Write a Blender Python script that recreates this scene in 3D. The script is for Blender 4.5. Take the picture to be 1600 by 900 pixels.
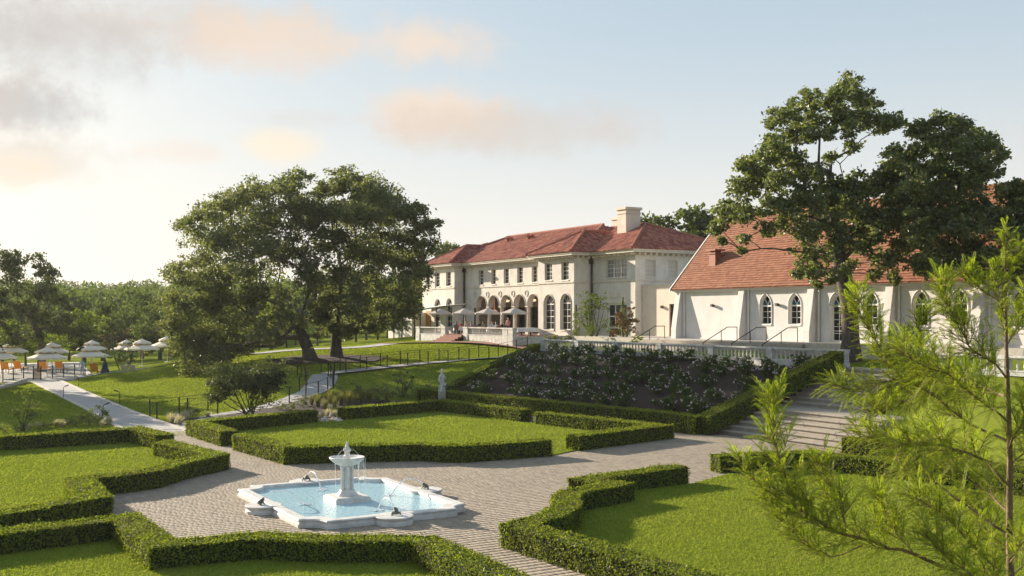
import bpy, bmesh, math, random
import numpy as np
from mathutils import Vector, Matrix, noise

SC = bpy.context.scene
for o in list(bpy.data.objects):
    bpy.data.objects.remove(o)
R = math.radians
# ---------------------------------------------------------------- camera, sky, sun
# world axes follow the garden: +X runs away to the right, +Y away to the left
CAM_H, FPX, HOR, YAW = 6.0, 1680.0, 494.0, R(29.8)
CY, SY = math.cos(YAW), math.sin(YAW)
cam_data = bpy.data.cameras.new("camera")
cam = bpy.data.objects.new("camera", cam_data)
SC.collection.objects.link(cam)
cam.location = (0, 0, CAM_H)
cam.rotation_euler = (R(90), 0, -YAW)
cam_data.sensor_width = 36
cam_data.lens = 36 * FPX / 1600
cam_data.shift_y = (HOR - 450) / 1600
cam_data.clip_start = 0.1
cam_data.clip_end = 6000
SC.camera = cam
SC.view_settings.view_transform = 'Standard'
SC.view_settings.look = 'None'
SC.view_settings.gamma = 1
SC.view_settings.use_curve_mapping = False
SC.view_settings.exposure = 1.18

SUN_EL = R(16.5)
SUN_AZ = math.atan2(-0.31, 0.95)          # measured from +Y towards +X
SUN_DIR = Vector((math.sin(SUN_AZ) * math.cos(SUN_EL), math.cos(SUN_AZ) * math.cos(SUN_EL), math.sin(SUN_EL)))
sun_l = bpy.data.lights.new("sun", 'SUN')
sun_l.energy = 5.0
sun_l.angle = R(0.6)
sun_l.color = (1.0, 0.86, 0.68)
sun = bpy.data.objects.new("sun", sun_l)
SC.collection.objects.link(sun)
sun.rotation_euler = (-SUN_DIR).to_track_quat('-Z', 'Y').to_euler()
sun.location = (0, 0, 60)


class NT:
    """small node-tree helper"""
    def __init__(s, tree):
        s.t = tree
        s.n = tree.nodes
        s.l = tree.links

    def new(s, typ, **kw):
        nd = s.n.new(typ)
        for k, v in kw.items():
            setattr(nd, k, v)
        return nd

    def put(s, sock, v):
        if hasattr(v, 'links') or hasattr(v, 'is_output'):
            s.l.new(v, sock)
        else:
            sock.default_value = v

    def m(s, op, a, b=0.0, c=0.0, clamp=False):
        nd = s.new('ShaderNodeMath', operation=op, use_clamp=clamp)
        s.put(nd.inputs[0], a)
        s.put(nd.inputs[1], b)
        s.put(nd.inputs[2], c)
        return nd.outputs[0]

    def mix(s, f, a, b, blend='MIX'):
        nd = s.new('ShaderNodeMix', data_type='RGBA', blend_type=blend)
        nd.clamp_factor = True
        s.put(nd.inputs[0], f)
        for sock, v in ((nd.inputs[6], a), (nd.inputs[7], b)):
            s.put(sock, (*v, 1) if isinstance(v, tuple) and len(v) == 3 else v)
        return nd.outputs[2]

    def dot(s, a, vec):
        nd = s.new('ShaderNodeVectorMath', operation='DOT_PRODUCT')
        s.l.new(a, nd.inputs[0])
        nd.inputs[1].default_value = vec
        return nd.outputs['Value']

    def sstep(s, x, lo, hi):
        nd = s.new('ShaderNodeMapRange', interpolation_type='SMOOTHSTEP')
        s.put(nd.inputs[0], x)
        nd.inputs[1].default_value = lo
        nd.inputs[2].default_value = hi
        return nd.outputs[0]

    def noise(s, vec, scale, detail=3, rough=0.55, dim='3D'):
        nd = s.new('ShaderNodeTexNoise', noise_dimensions=dim)
        if vec is not None:
            s.l.new(vec, nd.inputs['Vector'])
        nd.inputs['Scale'].default_value = scale
        nd.inputs['Detail'].default_value = detail
        nd.inputs['Roughness'].default_value = rough
        return nd.outputs['Fac']


def build_world():
    w = bpy.data.worlds.new("World")
    SC.world = w
    w.use_nodes = True
    t = NT(w.node_tree)
    t.n.clear()
    sky = t.new('ShaderNodeTexSky', sky_type='NISHITA')
    sky.sun_disc = False
    sky.sun_elevation = SUN_EL
    sky.sun_rotation = SUN_AZ
    sky.altitude = 200
    sky.air_density = 1.0
    sky.dust_density = 2.0
    sky.ozone_density = 1.3
    tc = t.new('ShaderNodeTexCoord')
    d = tc.outputs['Generated']
    ex = t.dot(d, (CY, -SY, 0))
    ey = t.dot(d, (SY, CY, 0))
    ez = t.dot(d, (0, 0, 1))
    az = t.m('ARCTAN2', ex, ey)
    el = t.m('ARCSINE', ez)
    sd = t.dot(d, tuple(SUN_DIR))
    # thin evening haze: a pale veil, thickest at the horizon and towards the sun
    up = t.sstep(el, -0.02, 0.52)
    veil = t.mix(t.sstep(el, -0.01, 0.3), (6.3, 5.95, 5.45), (3.5, 4.25, 4.8))
    veil = t.mix(t.sstep(el, 0.25, 0.8), veil, (2.7, 3.5, 4.3))
    glow = t.m('POWER', t.m('MAXIMUM', sd, 0.0), 7.0)
    veil = t.mix(t.m('MULTIPLY', glow, 0.75, clamp=True), veil, (7.0, 6.6, 5.9))
    away = t.sstep(sd, 0.1, -0.9)
    veil = t.mix(away, veil, (2.9, 3.6, 4.6))
    base = t.mix(t.m('SUBTRACT', 0.94, t.m('MULTIPLY', up, 0.2)), sky.outputs[0], veil)
    # clouds
    n1 = t.noise(d, 11.0, 7, 0.62)
    n2 = t.noise(d, 34.0, 6, 0.65)
    wob = t.m('ADD', t.m('MULTIPLY', t.m('SUBTRACT', n1, 0.5), 1.7), t.m('MULTIPLY', t.m('SUBTRACT', n2, 0.5), 1.3))
    cols = {'peach': (6.1, 4.85, 3.85), 'grey': (3.5, 3.45, 3.45), 'mauve': (4.7, 4.1, 3.6), 'cream': (6.6, 5.6, 4.3)}
    spots = [  # px, py, half width, half height (photograph pixels turned to angles), colour, density
        (250, 42, 215, 50, 'mauve', .7), (60, 60, 190, 56, 'grey', .4), (400, 66, 120, 44, 'peach', .6),
        (30, 165, 95, 30, 'grey', .8), (40, 250, 110, 34, 'mauve', .5), (20, 262, 60, 22, 'cream', .5),
        (665, 66, 95, 34, 'peach', .72), (690, 178, 90, 36, 'peach', .8), (800, 202, 150, 34, 'mauve', .62),
        (432, 226, 62, 22, 'cream', .72), (290, 236, 70, 16, 'peach', .35), (470, 185, 90, 14, 'mauve', .2),
        (1450, -260, 260, 80, 'mauve', .5), (700, -330, 320, 70, 'peach', .5), (-420, 120, 300, 60, 'mauve', .6),
        (-900, -100, 420, 90, 'grey', .6), (2300, 160, 360, 50, 'mauve', .4), (3200, -150, 420, 80, 'grey', .5)]
    col = base
    for px, py, hw, hh, cn, den in spots:
        a0 = math.atan2(px - 800, FPX)
        e0 = math.atan2(HOR - py, math.hypot(FPX, px - 800))
        da = t.m('DIVIDE', t.m('SUBTRACT', az, a0), 1.3 * hw / FPX)
        de = t.m('DIVIDE', t.m('SUBTRACT', el, e0), 1.25 * hh / FPX)
        rr = t.m('SQRT', t.m('ADD', t.m('MULTIPLY', da, da), t.m('MULTIPLY', de, de)))
        rr = t.m('ADD', rr, wob)
        mk = t.m('MULTIPLY', t.sstep(rr, 1.3, 0.25), den)
        col = t.mix(mk, col, cols[cn])
    bg = t.new('ShaderNodeBackground')
    bg.inputs['Strength'].default_value = 0.07
    t.l.new(col, bg.inputs['Color'])
    out = t.new('ShaderNodeOutputWorld')
    t.l.new(bg.outputs[0], out.inputs['Surface'])


build_world()

# ---------------------------------------------------------------- helpers
def ray(px, py):
    a = (px - 800) / FPX
    return Vector((a * CY + SY, -a * SY + CY, -(py - HOR) / FPX))


def W(px, py, z=0.0):
    r = ray(px, py)
    return r * ((z - CAM_H) / r.z) + Vector((0, 0, CAM_H))


def D(px, py, d):
    return ray(px, py) * d + Vector((0, 0, CAM_H))


def PXp(px, py, X):
    r = ray(px, py)
    return r * (X / r.x) + Vector((0, 0, CAM_H))


def PYp(px, py, Y):
    r = ray(px, py)
    return r * (Y / r.y) + Vector((0, 0, CAM_H))


def tag(o, label=None, cat=None, group=None, kind=None):
    if label:
        o['label'] = label
    if cat:
        o['category'] = cat
    if group:
        o['group'] = group
    if kind:
        o['kind'] = kind
    return o


def empty(name, loc=(0, 0, 0), rz=0.0, label=None, cat=None, group=None):
    o = bpy.data.objects.new(name, None)
    SC.collection.objects.link(o)
    o.location = loc
    o.rotation_euler = (0, 0, rz)
    o.empty_display_size = 0.3
    return tag(o, label, cat, group)


def link(name, me, parent=None, loc=None, rot=None, scale=None):
    o = bpy.data.objects.new(name, me)
    SC.collection.objects.link(o)
    if parent is not None:
        o.parent = parent
    if loc is not None:
        o.location = loc
    if rot is not None:
        o.rotation_euler = rot
    if scale is not None:
        o.scale = scale
    return o


def copy_tree(o, parent=None):
    c = o.copy()
    SC.collection.objects.link(c)
    if parent is not None:
        c.parent = parent
    for ch in list(o.children):
        copy_tree(ch, c)
    return c


class MB:
    def __init__(s):
        s.v, s.f, s.m = [], [], []

    def add(s, vs, fs, mat=0):
        b = len(s.v)
        s.v += [tuple(v) for v in vs]
        for f in fs:
            s.f.append([i + b for i in f])
            s.m.append(mat)

    def quad(s, a, b, c, d, mat=0):
        s.add([a, b, c, d], [(0, 1, 2, 3)], mat)

    def box(s, c, size, rz=0.0, mat=0, M=None):
        x, y, z = size[0] / 2, size[1] / 2, size[2] / 2
        co, si = math.cos(rz), math.sin(rz)
        vs = []
        for dz in (-z, z):
            for dx, dy in ((-x, -y), (x, -y), (x, y), (-x, y)):
                p = Vector((dx * co - dy * si + c[0], dx * si + dy * co + c[1], dz + c[2]))
                vs.append(M @ p if M else p)
        s.add(vs, [(0, 3, 2, 1), (4, 5, 6, 7), (0, 1, 5, 4), (1, 2, 6, 5), (2, 3, 7, 6), (3, 0, 4, 7)], mat)

    def bb(s, x0, x1, y0, y1, z0, z1, mat=0):
        s.box(((x0 + x1) / 2, (y0 + y1) / 2, (z0 + z1) / 2), (abs(x1 - x0), abs(y1 - y0), abs(z1 - z0)), 0, mat)

    def prism(s, poly, z0, z1, mat=0, top_mat=None):
        n = len(poly)
        vs = [(p[0], p[1], z0) for p in poly] + [(p[0], p[1], z1) for p in poly]
        fs = [(i, (i + 1) % n, n + (i + 1) % n, n + i) for i in range(n)]
        s.add(vs, fs, mat)
        s.add(vs[n:], [tuple(range(n))], mat if top_mat is None else top_mat)
        s.add(vs[:n], [tuple(range(n - 1, -1, -1))], mat)

    def tube(s, pts, rad, n=6, mat=0, cap=True):
        pts = [Vector(p) for p in pts]
        if not hasattr(rad, '__len__'):
            rad = [rad] * len(pts)
        rings = []
        prev = None
        for i, p in enumerate(pts):
            t = (pts[min(i + 1, len(pts) - 1)] - pts[max(i - 1, 0)])
            if t.length < 1e-9:
                t = Vector((0, 0, 1))
            t.normalize()
            if prev is None:
                a = t.orthogonal().normalized()
            else:
                a = (prev - t * prev.dot(t))
                a = a.normalized() if a.length > 1e-6 else t.orthogonal().normalized()
            prev = a
            b = t.cross(a)
            rings.append([p + (a * math.cos(2 * math.pi * k / n) + b * math.sin(2 * math.pi * k / n)) * rad[i] for k in range(n)])
        vs = [v for r in rings for v in r]
        fs = []
        for i in range(len(pts) - 1):
            for k in range(n):
                fs.append((i * n + k, i * n + (k + 1) % n, (i + 1) * n + (k + 1) % n, (i + 1) * n + k))
        if cap:
            fs.append(tuple(range(n - 1, -1, -1)))
            fs.append(tuple(range((len(pts) - 1) * n, len(pts) * n)))
        s.add(vs, fs, mat)

    def lathe(s, prof, n=12, c=(0, 0, 0), mat=0, a0=0.0):
        vs = []
        for r, z in prof:
            for k in range(n):
                a = a0 + 2 * math.pi * k / n
                vs.append((c[0] + r * math.cos(a), c[1] + r * math.sin(a), c[2] + z))
        fs = []
        for i in range(len(prof) - 1):
            for k in range(n):
                fs.append((i * n + k, i * n + (k + 1) % n, (i + 1) * n + (k + 1) % n, (i + 1) * n + k))
        fs.append(tuple(range(n - 1, -1, -1)))
        fs.append(tuple(range((len(prof) - 1) * n, len(prof) * n)))
        s.add(vs, fs, mat)

    def mesh(s, name, mats, smooth=False):
        me = bpy.data.meshes.new(name)
        me.from_pydata(s.v, [], s.f)
        for m_ in (mats if isinstance(mats, (list, tuple)) else [mats]):
            me.materials.append(m_)
        me.polygons.foreach_set('material_index', s.m)
        if smooth:
            me.polygons.foreach_set('use_smooth', [True] * len(s.f))
        me.update()
        return me

    def build(s, name, mats, parent=None, smooth=False, bevel=0.0, loc=None):
        o = link(name, s.mesh(name, mats, smooth), parent, loc)
        if bevel:
            bv = o.modifiers.new("bevel", 'BEVEL')
            bv.width = bevel
            bv.segments = 2
            bv.limit_method = 'ANGLE'
        return o


def np_mesh(name, V, F, mats, midx=None):
    """V (n,3), F (m,k) arrays -> mesh"""
    me = bpy.data.meshes.new(name)
    m, k = F.shape
    me.vertices.add(len(V))
    me.vertices.foreach_set('co', np.ascontiguousarray(V, dtype=np.float32).ravel())
    me.loops.add(m * k)
    me.loops.foreach_set('vertex_index', np.ascontiguousarray(F, dtype=np.int32).ravel())
    me.polygons.add(m)
    me.polygons.foreach_set('loop_start', np.arange(0, m * k, k, dtype=np.int32))
    for mm in (mats if isinstance(mats, (list, tuple)) else [mats]):
        me.materials.append(mm)
    if midx is not None:
        me.polygons.foreach_set('material_index', np.ascontiguousarray(midx, dtype=np.int32))
    me.update(calc_edges=True)
    return me


def rand_unit(rng, n):
    v = rng.normal(size=(n, 3))
    return v / np.linalg.norm(v, axis=1, keepdims=True)


def leaf_arrays(C, A, B):
    """diamond leaves: centre C, half-axis A (length), half-axis B (width)"""
    n = len(C)
    V = np.empty((n, 4, 3))
    V[:, 0] = C - A
    V[:, 1] = C + B
    V[:, 2] = C + A
    V[:, 3] = C - B
    F = np.arange(n * 4).reshape(n, 4)
    return V.reshape(-1, 3), F


def rand_leaves(rng, C, size, N=None, spread=1.0, aspect=0.62):
    """random leaves at C; N = preferred facing (n,3) or None"""
    n = len(C)
    nrm = rand_unit(rng, n)
    if N is not None:
        nrm = N + nrm * spread
        nrm /= np.linalg.norm(nrm, axis=1, keepdims=True)
    t = rand_unit(rng, n)
    a = np.cross(nrm, t)
    a /= np.maximum(np.linalg.norm(a, axis=1, keepdims=True), 1e-6)
    b = np.cross(nrm, a)
    sz = size * rng.uniform(0.65, 1.3, n)
    return leaf_arrays(C, a * (sz * 0.5)[:, None], b * (sz * 0.5 * aspect)[:, None])


# ---------------------------------------------------------------- materials
def mat(name, col, rough=0.75, col2=None, scale=4.0, bump=0.0, bscale=30.0, metal=0.0, spec=0.4, detail=4, island=None, streak=0.0):
    m = bpy.data.materials.new(name)
    m.use_nodes = True
    t = NT(m.node_tree)
    p = t.n['Principled BSDF']
    p.inputs['Roughness'].default_value = rough
    p.inputs['Metallic'].default_value = metal
    p.inputs['Specular IOR Level'].default_value = spec
    tc = t.new('ShaderNodeTexCoord')
    v = tc.outputs['Object']
    c = (*col, 1)
    if col2:
        f = t.sstep(t.noise(v, scale, detail, 0.62), 0.32, 0.68)
        c = t.mix(f, col, col2)
    if streak:
        mp = t.new('ShaderNodeMapping')
        mp.inputs['Scale'].default_value = (2.2, 2.2, 0.22)
        t.l.new(v, mp.inputs[0])
        f = t.sstep(t.noise(mp.outputs[0], 1.0, 6, .7), .5, .78)
        c = t.mix(t.m('MULTIPLY', f, streak), c, tuple(x * .62 for x in col))
    if island:
        g = t.new('ShaderNodeNewGeometry')
        c = t.mix(t.m('MULTIPLY', g.outputs['Random Per Island'], 0.85), c, island)
    t.put(p.inputs['Base Color'], c)
    if bump:
        b = t.new('ShaderNodeBump')
        b.inputs['Strength'].default_value = bump
        b.inputs['Distance'].default_value = 0.03
        t.l.new(t.noise(v, bscale, 4, 0.6), b.inputs['Height'])
        t.l.new(b.outputs[0], p.inputs['Normal'])
    return m


def leaf_mat(name, c1, c2, trans=0.45, tcol=None, gloss=0.06, third=None, patch=None):
    m = bpy.data.materials.new(name)
    m.use_nodes = True
    t = NT(m.node_tree)
    t.n.clear()
    g = t.new('ShaderNodeNewGeometry')
    rnd = g.outputs['Random Per Island']
    c = t.mix(rnd, c1, c2)
    if third:
        c = t.mix(t.sstep(rnd, 0.88, 0.96), c, third)
    if patch:
        tcn = t.new('ShaderNodeTexCoord')
        mp = t.new('ShaderNodeMapping')
        mp.inputs['Scale'].default_value = (0.25, 1.3, 1)
        t.l.new(tcn.outputs['Object'], mp.inputs[0])
        f = t.sstep(t.noise(mp.outputs[0], patch[1], 5, .65), .42, .7)
        c = t.mix(t.m('MULTIPLY', f, .75), c, patch[0])
    df = t.new('ShaderNodeBsdfDiffuse')
    t.l.new(c, df.inputs[0])
    tr = t.new('ShaderNodeBsdfTranslucent')
    tc = t.mix(1.0, c, tcol or (1.6, 1.7, 0.75), 'MULTIPLY')
    t.l.new(tc, tr.inputs[0])
    mx = t.new('ShaderNodeMixShader')
    mx.inputs[0].default_value = trans
    t.l.new(df.outputs[0], mx.inputs[1])
    t.l.new(tr.outputs[0], mx.inputs[2])
    gl = t.new('ShaderNodeBsdfGlossy')
    gl.inputs['Roughness'].default_value = 0.45
    gl.inputs[0].default_value = (0.9, 0.9, 0.85, 1)
    m2 = t.new('ShaderNodeMixShader')
    m2.inputs[0].default_value = gloss
    t.l.new(mx.outputs[0], m2.inputs[1])
    t.l.new(gl.outputs[0], m2.inputs[2])
    out = t.new('ShaderNodeOutputMaterial')
    t.l.new(m2.outputs[0], out.inputs[0])
    return m


def grass_mat(name):
    m = bpy.data.materials.new(name)
    m.use_nodes = True
    t = NT(m.node_tree)
    p = t.n['Principled BSDF']
    p.inputs['Roughness'].default_value = 0.9
    p.inputs['Specular IOR Level'].default_value = 0.0
    tc = t.new('ShaderNodeTexCoord')
    v = tc.outputs['Object']
    n1 = t.sstep(t.noise(v, 0.35, 4), 0.3, 0.7)
    n2 = t.sstep(t.noise(v, 9.0, 4, 0.7), 0.3, 0.7)
    c = t.mix(n1, (0.172, 0.216, 0.028), (0.226, 0.265, 0.04))
    c = t.mix(t.m('MULTIPLY', n2, 0.55), c, (0.12, 0.155, 0.022))
    t.l.new(c, p.inputs['Base Color'])
    b = t.new('ShaderNodeBump')
    b.inputs['Strength'].default_value = 0.75
    b.inputs['Distance'].default_value = 0.05
    h = t.m('ADD', t.noise(v, 14.0, 5, 0.75), t.m('MULTIPLY', t.noise(v, 1.6, 3), 1.6))
    t.l.new(h, b.inputs['Height'])
    t.l.new(b.outputs[0], p.inputs['Normal'])
    return m


M = {}
M['grass'] = grass_mat('lawn_green')
M['blade'] = leaf_mat('grass_blade', (0.175, 0.225, 0.03), (0.265, 0.308, 0.05), 0.42, (1.3, 1.34, .8), gloss=0.0, patch=((0.26, 0.285, 0.058), 0.45))
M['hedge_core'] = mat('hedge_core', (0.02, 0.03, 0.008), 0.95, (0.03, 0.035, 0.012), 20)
M['hedge'] = leaf_mat('box_leaf', (0.1, 0.138, 0.014), (0.235, 0.26, 0.036), 0.42, gloss=0.012, patch=((0.15, 0.15, 0.04), 0.9))
M['oak'] = leaf_mat('oak_leaf', (0.07, 0.085, 0.042), (0.15, 0.16, 0.072), 0.5, gloss=0.035)
M['oak2'] = leaf_mat('post_oak_leaf', (0.068, 0.092, 0.038), (0.155, 0.17, 0.065), 0.46, gloss=0.05)
M['olive'] = leaf_mat('olive_leaf', (0.06, 0.085, 0.028), (0.11, 0.13, 0.05), 0.4, gloss=0.02)
M['bright'] = leaf_mat('bright_leaf', (0.085, 0.12, 0.02), (0.16, 0.19, 0.03), 0.48, gloss=0.02)
M['wood_leaf'] = leaf_mat('wood_leaf', (0.05, 0.074, 0.028), (0.105, 0.128, 0.045), 0.42, gloss=0.01)
M['rust_leaf'] = leaf_mat('rust_leaf', (0.10, 0.055, 0.02), (0.16, 0.09, 0.03), 0.35, third=(0.05, 0.07, 0.02))
M['rose_leaf'] = leaf_mat('rose_leaf', (0.04, 0.074, 0.02), (0.105, 0.15, 0.042), 0.35, gloss=0.02)
M['petal'] = leaf_mat('rose_petal', (0.62, 0.45, 0.46), (0.86, 0.8, 0.78), 0.3, (1, 1, 1), 0.0)
M['cypress'] = leaf_mat('cypress_needle', (0.165, 0.245, 0.02), (0.34, 0.395, 0.04), 0.5, (1.35, 1.4, 0.7), 0.015, third=(0.3, 0.26, 0.06))
M['drygrass'] = leaf_mat('dry_grass', (0.12, 0.125, 0.045), (0.22, 0.2, 0.1), 0.4, gloss=0.0)
M['palegrass'] = leaf_mat('pale_grass', (0.36, 0.31, 0.25), (0.48, 0.42, 0.36), 0.35)
M['bark'] = mat('bark', (0.12, 0.1, 0.08), 0.95, (0.055, 0.045, 0.037), 6, 0.9, 14)
M['bark_pale'] = mat('bark_pale', (0.24, 0.16, 0.1), 0.85, (0.13, 0.085, 0.05), 9, 0.5, 40)
M['mulch'] = mat('mulch', (0.024, 0.0145, 0.009), 0.98, (0.042, 0.026, 0.017), 7, 1.0, 22)
M['paver'] = mat('paver', (0.275, 0.23, 0.175), 0.9, (0.215, 0.18, 0.138), 0.5, 0.12, 50, island=(0.345, 0.285, 0.215))
M['joint'] = mat('paver_joint', (0.19, 0.155, 0.115), 0.95, (0.145, 0.118, 0.088), 3)
M['path'] = mat('path_gravel', (0.40, 0.385, 0.37), 0.9, (0.33, 0.32, 0.31), 9, 0.3, 60)
M['kerb'] = mat('kerb_stone', (0.52, 0.48, 0.42), 0.85, (0.43, 0.39, 0.34), 4, 0.2, 30)
M['marble'] = mat('fountain_marble', (0.72, 0.7, 0.66), 0.55, (0.55, 0.53, 0.49), 3.5, 0.15, 30, streak=.45)
M['statue'] = mat('statue_stone', (0.62, 0.6, 0.57), 0.7, (0.47, 0.46, 0.43), 7, 0.3, 25)
M['bronze'] = mat('frog_bronze', (0.09, 0.115, 0.1), 0.55, (0.15, 0.17, 0.145), 18, 0, metal=0.3)
M['stone'] = mat('garden_stone', (0.62, 0.61, 0.585), 0.85, (0.4, 0.395, 0.38), 3.2, 0.4, 20)
M['step'] = mat('step_stone', (0.36, 0.32, 0.265), 0.88, (0.23, 0.205, 0.172), 2.3, 0.4, 25, island=(0.42, 0.37, 0.305))
M['stucco'] = mat('mansion_stucco', (0.66, 0.63, 0.575), 0.9, (0.56, 0.53, 0.48), 0.9, 0.3, 14, streak=.55)
M['stucco_trim'] = mat('mansion_trim', (0.64, 0.59, 0.5), 0.85, (0.54, 0.49, 0.41), 2.0, 0.2, 20)
M['white'] = mat('chapel_stucco', (0.69, 0.665, 0.64), 0.88, (0.63, 0.608, 0.583), 1.1, 0.18, 18, streak=.32)
M['annex'] = mat('annex_stucco', (0.68, 0.6, 0.5), 0.9, (0.62, 0.54, 0.45), 1.2, 0.25, 16, streak=.3)
M['frame'] = mat('painted_frame', (0.62, 0.585, 0.52), 0.6, (0.56, 0.52, 0.46), 6)
M['frame_w'] = mat('white_frame', (0.76, 0.74, 0.7), 0.55, (0.7, 0.68, 0.64), 6)
M['blind'] = mat('window_blind', (0.55, 0.52, 0.46), 0.8, (0.5, 0.47, 0.42), 6)
M['glass'] = mat('dark_glass', (0.016, 0.017, 0.02), 0.15, (0.03, 0.03, 0.03), 1.4, spec=0.22)
M['teal'] = mat('teal_glass', (0.02, 0.12, 0.19), 0.2, (0.015, 0.075, 0.13), 5, spec=0.25)
M['dark'] = mat('dark_opening', (0.05, 0.042, 0.036), 0.9, (0.035, 0.03, 0.027), 2)
M['tile'] = mat('clay_tile', (0.25, 0.055, 0.034), 0.75, (0.14, 0.034, 0.025), 0.8, 0, island=(0.5, 0.2, 0.125))
M['ridge'] = mat('ridge_tile', (0.36, 0.14, 0.09), 0.8, (0.28, 0.09, 0.06), 3)
M['shingle'] = mat('chapel_shingle', (0.255, 0.1, 0.052), 0.85, (0.205, 0.078, 0.041), 0.9, 0.3, 30, island=(0.335, 0.14, 0.076))
M['redmetal'] = mat('red_vent', (0.34, 0.11, 0.06), 0.6, (0.28, 0.085, 0.05), 5)
M['copper'] = mat('downpipe_brown', (0.07, 0.05, 0.035), 0.55, (0.05, 0.035, 0.025), 8)
M['iron'] = mat('black_iron', (0.018, 0.016, 0.015), 0.5, (0.028, 0.024, 0.02), 12, metal=0.3)
M['canvas'] = mat('cream_canvas', (0.8, 0.71, 0.55), 0.85, (0.74, 0.65, 0.5), 5)
M['yellow'] = mat('yellow_band', (0.6, 0.38, 0.1), 0.85, (0.52, 0.32, 0.09), 5)
M['taupe'] = mat('taupe_canvas', (0.56, 0.5, 0.44), 0.85, (0.5, 0.44, 0.39), 4)
M['orange'] = mat('orange_sling', (0.75, 0.3, 0.035), 0.8, (0.65, 0.25, 0.03), 6)
M['cushion'] = mat('cream_cushion', (0.68, 0.58, 0.45), 0.85, (0.6, 0.51, 0.4), 6)
M['timber'] = mat('timber', (0.28, 0.16, 0.08), 0.8, (0.2, 0.11, 0.055), 9)
M['doorwood'] = mat('door_wood', (0.12, 0.05, 0.028), 0.6, (0.09, 0.04, 0.022), 8)
M['ochre'] = mat('ochre_wall', (0.5, 0.28, 0.07), 0.8, (0.42, 0.23, 0.06), 3)
M['linen'] = mat('white_linen', (0.78, 0.76, 0.72), 0.8, (0.72, 0.7, 0.66), 4)
M['brick'] = mat('brick_step', (0.3, 0.14, 0.1), 0.9, (0.22, 0.1, 0.075), 6, 0.3, 40)
M['skin'] = mat('skin', (0.5, 0.3, 0.21), 0.6, (0.44, 0.26, 0.18), 10)
M['hair'] = mat('dark_hair', (0.02, 0.014, 0.01), 0.6, (0.035, 0.022, 0.014), 20)
for nm, c in dict(blue=(0.09, 0.16, 0.3), white=(0.7, 0.68, 0.66), red=(0.35, 0.06, 0.05), black=(0.02, 0.02, 0.024),
                  grey=(0.2, 0.2, 0.22), pink=(0.5, 0.26, 0.25), pale=(0.4, 0.5, 0.62), navy=(0.03, 0.045, 0.09)).items():
    M['cloth_' + nm] = mat('cloth_' + nm, c, 0.85, tuple(x * 0.8 for x in c), 12)


def water_mat():
    m = bpy.data.materials.new('pool_water')
    m.use_nodes = True
    t = NT(m.node_tree)
    p = t.n['Principled BSDF']
    p.inputs['Base Color'].default_value = (0.42, 0.65, 0.72, 1)
    p.inputs['Roughness'].default_value = 0.04
    p.inputs['Specular IOR Level'].default_value = 0.5
    p.inputs['IOR'].default_value = 1.33
    tc = t.new('ShaderNodeTexCoord')
    b = t.new('ShaderNodeBump')
    b.inputs['Strength'].default_value = 0.85
    b.inputs['Distance'].default_value = 0.05
    h = t.m('ADD', t.noise(tc.outputs['Object'], 7.0, 4, 0.6), t.m('MULTIPLY', t.noise(tc.outputs['Object'], 22.0, 3, 0.6), 0.4))
    t.l.new(h, b.inputs['Height'])
    t.l.new(b.outputs[0], p.inputs['Normal'])
    return m


M['water'] = water_mat()


def jet_mat():
    m = bpy.data.materials.new('falling_water')
    m.use_nodes = True
    t = NT(m.node_tree)
    p = t.n['Principled BSDF']
    p.inputs['Base Color'].default_value = (0.9, 0.93, 0.95, 1)
    p.inputs['Roughness'].default_value = 0.25
    p.inputs['Transmission Weight'].default_value = 0.35
    p.inputs['IOR'].default_value = 1.33
    return m


M['jet'] = jet_mat()
M['glass_l'] = mat('pale_glass', (0.2, 0.21, 0.21), 0.15, (0.11, 0.115, 0.12), 1.6, spec=0.6)
M['loggia'] = mat('loggia_shaded_stucco', (0.36, 0.31, 0.25), 0.9, (0.29, 0.25, 0.2), 1.0, 0.2, 14)  # darker copy of the stucco: the loggia's shade is put into its colour
M['dark_leaf'] = leaf_mat('dark_leaf', (0.036, 0.05, 0.02), (0.088, 0.102, 0.038), 0.35, gloss=0.03)

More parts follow.
